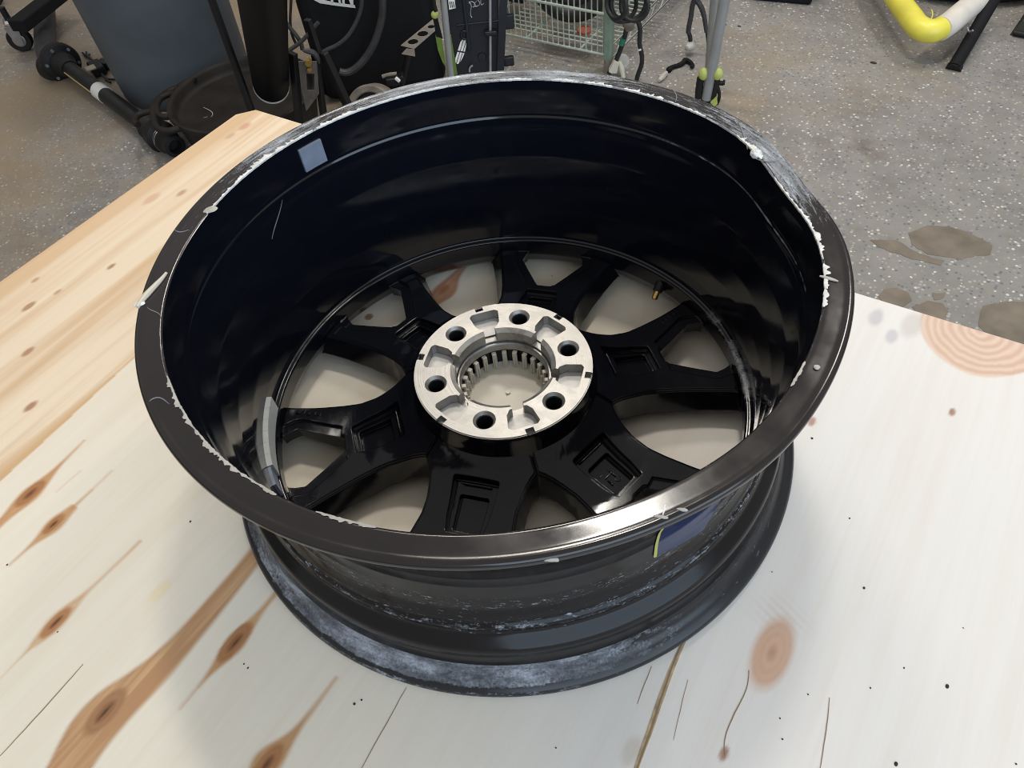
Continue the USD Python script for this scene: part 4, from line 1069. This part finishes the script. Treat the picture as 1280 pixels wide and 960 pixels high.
# grey pole with black and lime strap (two of them) -------------------------
def strap_pole(label, base, foot, topp, r, bands, group=None):
    b = stand(*base); t = thing('grey_pole', label, 'pole')
    P = lay(b, [foot, topp]); P[0][2] = max(P[0][2], FZ + .004)
    obj('shaft', rod(P[0], P[1], r, 20), GALV, t)
    obj('end_cap', rod(P[0] + [0, 0, -.002], P[0] + (P[1] - P[0]) * .02, r * 1.12, 20), BLACK, t)
    return t, b


t1_, b1_ = strap_pole('slim grey steel pole in front of the fan shroud', (572, 172), (571.5, 170), (549, -50), .0110, None)
P1 = lambda pts, off: lay(b1_, pts, off)
sp1 = thing('lime_strap', 'black and lime strap beside the slim pole by the fan shroud', 'strap')


def flat(b, pts, off, th):
    """a flat piece in the upright plane b, outline in pixels"""
    s = np.cross([0, 0, 1.0], b[1]); f = [((p - b[0]) @ s, (p - b[0])[2]) for p in lay(b, pts, off)]
    m = extrude(Polygon(f).buffer(0), th); v = np.array(m.vertices)
    return trimesh.Trimesh(b[0] + v[:, :1] * s + v[:, 1:2] * np.array([0, 0, 1.0]) + (v[:, 2:] + off) * b[1], m.faces, process=False)



LIMED = mat('lime_webbing', (.12, .20, .025), .6, var=.1, vscale=60)
obj('black_band', flat(b1_, [(541, 22), (547, 22), (553, 46), (545, 44)], -.018, .012), BLACKM, sp1, smooth=False)
obj('black_band', flat(b1_, [(556, 22), (560, 22), (563, 45), (557, 46)], -.018, .012), BLACKM, sp1, smooth=False)
obj('lime_band', flat(b1_, [(544, 43), (552, 46), (557, 82), (552.5, 75), (547, 60)], -.018, .012), LIMED, sp1, smooth=False)
obj('lime_band', flat(b1_, [(559, 44), (563.5, 43), (571.5, 91), (561, 93)], -.018, .012), LIMED, sp1, smooth=False)
obj('lime_knob', orient(trimesh.creation.icosphere(3, .0125), P1([(543.5, 18.5)], -.010)[0], [0, 0, 1]), LIME, sp1)
obj('strap_hook', tube(P1([(543, -8), (542, 0), (543, 8), (545, 14)], .006), .007, 8, 14), BLACK, sp1)

b2 = stand(883, 130)
P2 = lambda pts, off=0.0: lay(b2, pts, off)
gp = thing('grey_pole', 'thick grey steel tube leaning at the right behind the far rim', 'pole')
q0, q1 = P2([(882.5, 126)])[0], P2([(910, -24)])[0]
q0[2] = max(q0[2], FZ + .01)
obj('shaft', rod(q0, q1, .0185, 24), GALV, gp); obj('end_cap', rod(q0, q0 + (q1 - q0) * .02, .0205, 24), BLACK, gp)
gp2 = thing('grey_pole', 'grey steel tube half hidden behind the thicker leaning tube', 'pole')
q0, q1 = P2([(884, 112)], -.10)[0], P2([(895, -24)], -.10)[0]; q0[2] = FZ + .004
obj('shaft', rod(q0, q1, .0150, 20), GALV, gp2); obj('end_cap', rod(q0, q0 + (q1 - q0) * .02, .0165, 20), BLACK, gp2)
ls = thing('lime_strap', 'black strap with lime ends around the foot of the thick leaning grey tube', 'strap')
for c in ((879.5, 92.5), (897, 92.5)):
    g = trimesh.creation.icosphere(3, .0195); g.vertices *= [.95, .95, 1.15]; obj('lime_knob', orient(g, P2([c], .0)[0], [0, 0, 1]), LIME, ls)
obj('black_band', tube(P2([(876, 97), (874, 110), (873, 122)], .0), .0135, 10, 16), RUBBER, ls)
obj('black_band', tube(P2([(896, 97), (894, 110), (890, 122)], .0), .0125, 10, 16), RUBBER, ls)
obj('black_band', tube(P2([(897, 108), (899, 116), (898, 126), (895, 131)], .0), .0060, 10, 16), RUBBER, ls)
obj('lime_end', flat(b2, [(888, 126), (896, 119), (897, 128), (893, 132)], .006, .010), LIME, ls, smooth=False)
obj('buckle', cat(orient(rbox(.022, .012, .016, .003), P2([(901, 104)])[0], b2[1]), orient(rbox(.008, .010, .026, .003), P2([(905, 103)])[0], b2[1])), BLACK, ls, smooth=False)

# wire shelf cart ------------------------------------------------------------
cart = thing('wire_cart', 'green-grey wire cart with chrome side rails at the top centre', 'wire cart')
SZ = FZ + .10
C0 = at(761, 69, SZ); LX = C0[0] - at(632, 38, SZ)[0] + .02; LY = .85
X0 = C0[0] - LX
W = lambda a, c, r, mt=GREENW: rod(np.array(a), np.array(c), r, 8)
cx, cy = C0[0], C0[1]
obj('corner_post', rbox(.032, .032, .90, .006, (cx, cy, SZ + .43)), GREENP, cart)
obj('corner_post', rbox(.032, .032, .90, .006, (cx, cy + LY, SZ + .43)), GREENP, cart)
obj('caster', cat(lathe([(.001, .0), (.045, .0), (.070, .006), (.072, .016), (.060, .026), (.020, .032), (.018, .085), (.001, .085)], 36)), mat('worn_grey_foot', (.20, .185, .16), .6), cart); 
UsdGeom.Xformable(stage.GetPrimAtPath(cart.GetPath().AppendChild('caster'))).AddTranslateOp().Set(Gf.Vec3d(float(cx), float(cy), FZ))
for i in range(34):
    x = cx - .0245 * (i + 1)
    if x < X0: break
    obj('grid_wire', W((x, cy, SZ), (x, cy, SZ + .55), .0026), GREENW, cart)
for zz, r in ((0, .0045), (.155, .0055), (.30, .0045), (.45, .0045)):
    obj('rail', W((X0, cy - .004, SZ + zz), (cx, cy - .004, SZ + zz), r), GREENW, cart)
for i in range(26):
    y = cy + .032 * (i + 1)
    obj('shelf_wire', W((X0, y, SZ + .012), (cx, y, SZ + .012), .0032), GREENW, cart)
for dx in (.12, .36, .58):
    obj('shelf_brace', W((cx - dx, cy, SZ + .006), (cx - dx, cy + LY, SZ + .006), .0045), GREENW, cart)
for zz in (0, .048):
    obj('side_rail', W((cx + .014, cy, SZ - .006 + zz), (cx + .014, cy + LY, SZ - .006 + zz), .0042), CHROME, cart)
zz = [(cx + .014, cy + .03 + .05 * i, SZ - .006 + (.048 if i % 2 else 0)) for i in range(17)]
obj('zigzag_wire', tube(zz, .0026, 6, straight=True), CHROME, cart)

# things inside the cart
hc = thing('hose_coil', 'black hose coil lying inside the wire cart', 'hose coil')
cc = at(690, 2, SZ + .10)
for k, (R, r, dz, ax) in enumerate(((.155, .030, .20, (.25, -1, .25)), (.150, .028, .19, (-.1, -1, .15)), (.135, .026, .18, (.4, -1, .3)))):
    obj('hose_turn', orient(trimesh.creation.torus(R, r, major_sections=48, minor_sections=14), np.array([cx - .24 - .03 * k, cy + .16 + .07 * k, SZ + dz + .012]), ax), CABLE, hc)
tr = thing('black_crate', 'black plastic crate at the left inside the wire cart', 'crate')
obj('crate_body', rbox(.30, .22, .30, .012, (cx - .66, cy + .32, SZ + .166)), BLACK, tr)
obj('crate_rim', rbox(.33, .25, .025, .008, (cx - .66, cy + .32, SZ + .32)), BLACK, tr)
tr2 = thing('black_crate', 'black plastic crate at the back right inside the wire cart', 'crate')
obj('crate_body', rbox(.26, .22, .26, .012, (cx - .20, cy + .66, SZ + .146)), BLACK, tr2)
obj('crate_rim', rbox(.29, .25, .025, .008, (cx - .20, cy + .66, SZ + .28)), BLACK, tr2)
rd = thing('red_lid', 'small faded red lid on the wire shelf of the cart', 'lid')
obj('lid_top', lathe([(.001, .014), (.026, .014), (.029, .010), (.029, 0), (.001, 0)], 28), RED, rd); UsdGeom.Xformable(rd).AddTranslateOp().Set(Gf.Vec3d(*map(float, (cx - .16, cy + .10, SZ + .0155))))

# wire looms hanging on and lying by the cart ---------------------------------
b3 = stand(774, 106)
P3 = lambda pts, off=0.0: lay(b3, pts, off)
lm = thing('wire_loom', 'black wire loom with green tape and white connectors at the cart corner', 'wire loom')
obj('stem', tube(P3([(779, -20), (781, 8), (783, 24), (786, 34)]), .014, 10, 24), CABLEG, lm)
obj('wrap', tube(P3([(782, 22), (785, 29), (787, 37)], .004), [.014, .022, .016], 12, 16), TAN, lm)
obj('cable', tube(P3([(784, 22), (792, 22.5), (798, 28), (800, 40), (799.5, 54), (802, 68), (802, 80), (798, 92), (796, 100)]), .0088, 10, 50), CABLE, lm)
obj('cable', tube(P3([(783, 36), (779, 52), (774, 66), (768, 80), (761, 92)]), .0090, 10, 36), CABLE, lm)
obj('green_tape', tube(P3([(779.3, 47.5), (777, 56)]), .0112, 12), GREEN, lm)
obj('cable_tie', tube(P3([(799.3, 60), (799.9, 62)]), .0100, 12), WHITE, lm)
obj('connector', flat(b3, [(768, 72), (774, 75), (771, 87), (764, 87), (761, 85)], -.010, .028), mat('white_connector', (.62, .58, .47), .55), lm, smooth=False)
obj('connector_tail', tube(P3([(774, 76), (777, 86), (779, 97)], .006), [.007, .010, .008], 8, 16), mat('cream_tape', (.66, .62, .50), .6), lm)
obj('connector_disc', orient(lathe([(.001, .004), (.026, .004), (.028, 0), (.026, -.004), (.001, -.004)], 32), P3([(777.5, 77)], -.02)[0], b3[1] + np.array([0, 0, .5])), CHALK, lm)
cl2 = thing('cable_coil', 'black cable coil hanging right of the cart corner post', 'cable coil')
for k, (px, py, R) in enumerate(((779, -8, .050), (786, -13, .060), (793, -9, .048), (771, -11, .045))):
    obj('cable_turn', orient(trimesh.creation.torus(R, .0075, major_sections=40, minor_sections=10), P3([(px, py)], -.03 + .02 * k)[0] + b3[1] * .10, b3[1] + np.array([.5 - .4 * k, .1, .15])), CABLE, cl2)
b4 = stand(866, 68)
P4 = lambda pts, off=0.0: lay(b4, pts, off)
lp = thing('wire_loom', 'dark forked wire loop with a pale connector left of the leaning tubes', 'wire loom')
obj('cable', tube(P4([(869, -26), (869.5, -8), (870, 0)]), .016, 10, 16), CABLEG, lp)
obj('cable', tube(P4([(869.5, -2), (865, 10), (863.5, 22), (861, 34), (860.5, 41)]), .0100, 10, 30), CABLEG, lp)
obj('cable', tube(P4([(870, 0), (876, 8), (880, 20), (882, 32), (883, 40)]), [.0105, .0095, .0080], 10, 30), CABLEG, lp)
obj('thin_wire', tube(P4([(882.8, 38), (884, 50), (885, 66)]), .0042, 8, 20), CABLE, lp)
obj('thin_wire', tube(P4([(860.5, 40), (863, 50), (863, 53)]), .0085, 8, 14), CABLE, lp)
obj('connector', orient(lathe([(.008, -.012), (.020, -.012), (.022, -.006), (.018, .012), (.010, .028), (.001, .030)], 20), P4([(863, 57)])[0], -at(868, 52, FZ) + at(858, 60, FZ)), CHALK, lp)
obj('thin_wire', tube(P4([(866, 55), (870, 51)]), .006, 8), CHALK, lp)
clp = thing('wiper_clip', 'small black bent clip with a pale end lying on the speckled floor', 'clip')
G = lambda x, y, z=.010: at(x, y, FZ + z)
obj('arm', tube([G(836, 87), G(846, 82), G(854, 78), G(857, 75), G(860, 76), G(863, 83)], [.009, .008, .009, .010, .008, .006], 8, 30), BLACKM, clp)
obj('arm_end', orient(trimesh.creation.icosphere(2, .012), G(836.5, 87), [0, 0, 1]), BLACKM, clp)
obj('pale_end', tube([G(833, 91), G(829, 95), G(824, 101)], [.008, .012, .006], 8, 16), CHALK, clp)

# yellow bent tube with white tape, on a black leg ------------------------------
YZ = FZ + .125
yb = thing('yellow_bar', 'bent yellow tube bar wrapped in white tape at the top right', 'bar')
Y = lambda x, y: at(x, y, YZ)
yp = [Y(1096, -42), Y(1113, -14), Y(1127, 7), Y(1142, 27), Y(1152, 36), Y(1163, 39), Y(1174, 36), Y(1182, 32)]
obj('yellow_tube', tube(yp, .0405, 24, 60), YELLOW, yb)
tp_ = [Y(1176, 36), Y(1184, 31), Y(1200, 18), Y(1220, 2), Y(1234, -10)]
obj('taped_section', tube(tp_, .0425, 24, 40), TAPE, yb)
obj('tape_ridge', tube([p + np.array([0, 0, .0402]) for p in (Y(1158, 39), Y(1161, 33), Y(1160, 26))], .002, 8, 14), YELLOW, yb)
lg0 = at(1191, 88, FZ); lg1 = at(1243, -2, FZ + .13)
obj('leg', rod(lg0 + [0, 0, .01], lg1, .0235, 20), BLACKM, yb)
obj('leg_foot', rod(lg0, lg0 + (lg1 - lg0) * .06, .0275, 20), RUBBER, yb)
obj('hook', tube([at(1209, 34, YZ - .02), at(1211, 39, YZ - .03), at(1216, 38, YZ - .02)], .004, 8, 14), STEEL, yb)

# black objects along the top edge
ty = thing('spare_tire', 'black tyre lying on the floor behind the yellow bar', 'tire')
tc = at(1204, -50, FZ); TR = float(np.linalg.norm(at(1188, 9, FZ)[:2] - tc[:2]))
obj('tread', lathe(densify([(TR * .62, .03), (TR * .66, .006), (TR * .80, 0), (TR * .94, .012), (TR, .045), (TR, .17), (TR * .94, .20), (TR * .80, .212), (TR * .66, .205), (TR * .62, .185)], .02), 90, closed=True), RUBBER, ty, smooth=40)
UsdGeom.Xformable(ty).AddTranslateOp().Set(Gf.Vec3d(float(tc[0]), float(tc[1]), FZ))
for k in range(60):
    a = k * 2 * PI / 60; g = rbox(.012, TR * .055, .12, .003, (TR * 1.003, 0, .108)); g.apply_transform(trimesh.transformations.rotation_matrix(a, [0, 0, 1])); obj('tread_block', g, RUBBER, ty, smooth=False)
wg = thing('rubber_wedge', 'dark rubber wedge on the floor at the right picture edge', 'wedge')
w0 = at(1262, 44, FZ); w1 = at(1300, 52, FZ); dd_ = w1 - w0; dd_ /= np.linalg.norm(dd_); pp_ = np.array([-dd_[1], dd_[0], 0])
wv = []
for (a, c, h) in ((0, 0, 0), (.40, 0, 0), (0, .22, 0), (.40, .22, 0), (.02, .02, .05), (.40, .02, .05), (.03, .20, .16), (.40, .20, .16)):
    wv.append(w0 + dd_ * a + pp_ * c + np.array([0, 0, h]))
obj('wedge_block', trimesh.convex.convex_hull(np.array(wv)), mat('olive_black_rubber', (.020, .021, .016), .7, var=.3, vscale=20), wg, smooth=False)
obj('wedge_lip', rod(w0 + dd_ * .01 + [0, 0, .012], w0 + dd_ * .40 + [0, 0, .012], .010), RUBBER, wg)
cr = thing('black_case', 'low black case on the floor at the top edge right of the grey tubes', 'case')
k0, k1 = at(941, 3, FZ), at(1008, 9, FZ); dd_ = k1 - k0; KL = np.linalg.norm(dd_); dd_ /= KL; pp_ = np.array([-dd_[1], dd_[0], 0])
obj('case_body', orient(rbox(KL + .03, .35, .10, .012), (k0 + k1) / 2 + pp_ * .19 + [0, 0, .051], [0, 0, 1], dd_), BLACKM, cr)
obj('case_lid', orient(rbox(KL + .05, .37, .035, .012), (k0 + k1) / 2 + pp_ * .19 + [0, 0, .118], [0, 0, 1], dd_), BLACKM, cr)
wl = thing('cart_wheel', 'small black cart wheel at the very top left corner', 'wheel')
o_ = at(-6, 8, FZ); obj('tyre', orient(lathe([(.03, -.02), (.065, -.022), (.075, -.012), (.075, .012), (.065, .022), (.03, .02)], 40, closed=True), np.array([o_[0], o_[1], FZ + .075]), [.8, -.4, 0]), RUBBER, wl)
obj('hub_disc', orient(lathe([(.001, -.016), (.032, -.016), (.032, .016), (.001, .016)], 28), np.array([o_[0], o_[1], FZ + .075]), [.8, -.4, 0]), BLACK, wl)
for (x, y, s) in ((1092, 79, .012), (924, 33, .009), (906, 31, .008)):
    f = thing('floor_scrap', {1092: 'tiny dark leaf scrap alone on the speckled floor', 924: 'tiny dark scrap right of the leaning grey tube', 906: 'tiny black bead touching the leaning grey tube'}[x], 'scrap')
    g = trimesh.creation.icosphere(2, s); v = np.array(g.vertices) * [1, .55, .18]; v *= (1 + .5 * (meshkit.fbm(v * 90, 3, x) - .5))[:, None]
    p_ = at(x, y, FZ); obj('scrap', trimesh.Trimesh(v + p_ + [0, 0, s * .18], g.faces, process=False), DIRT, f)
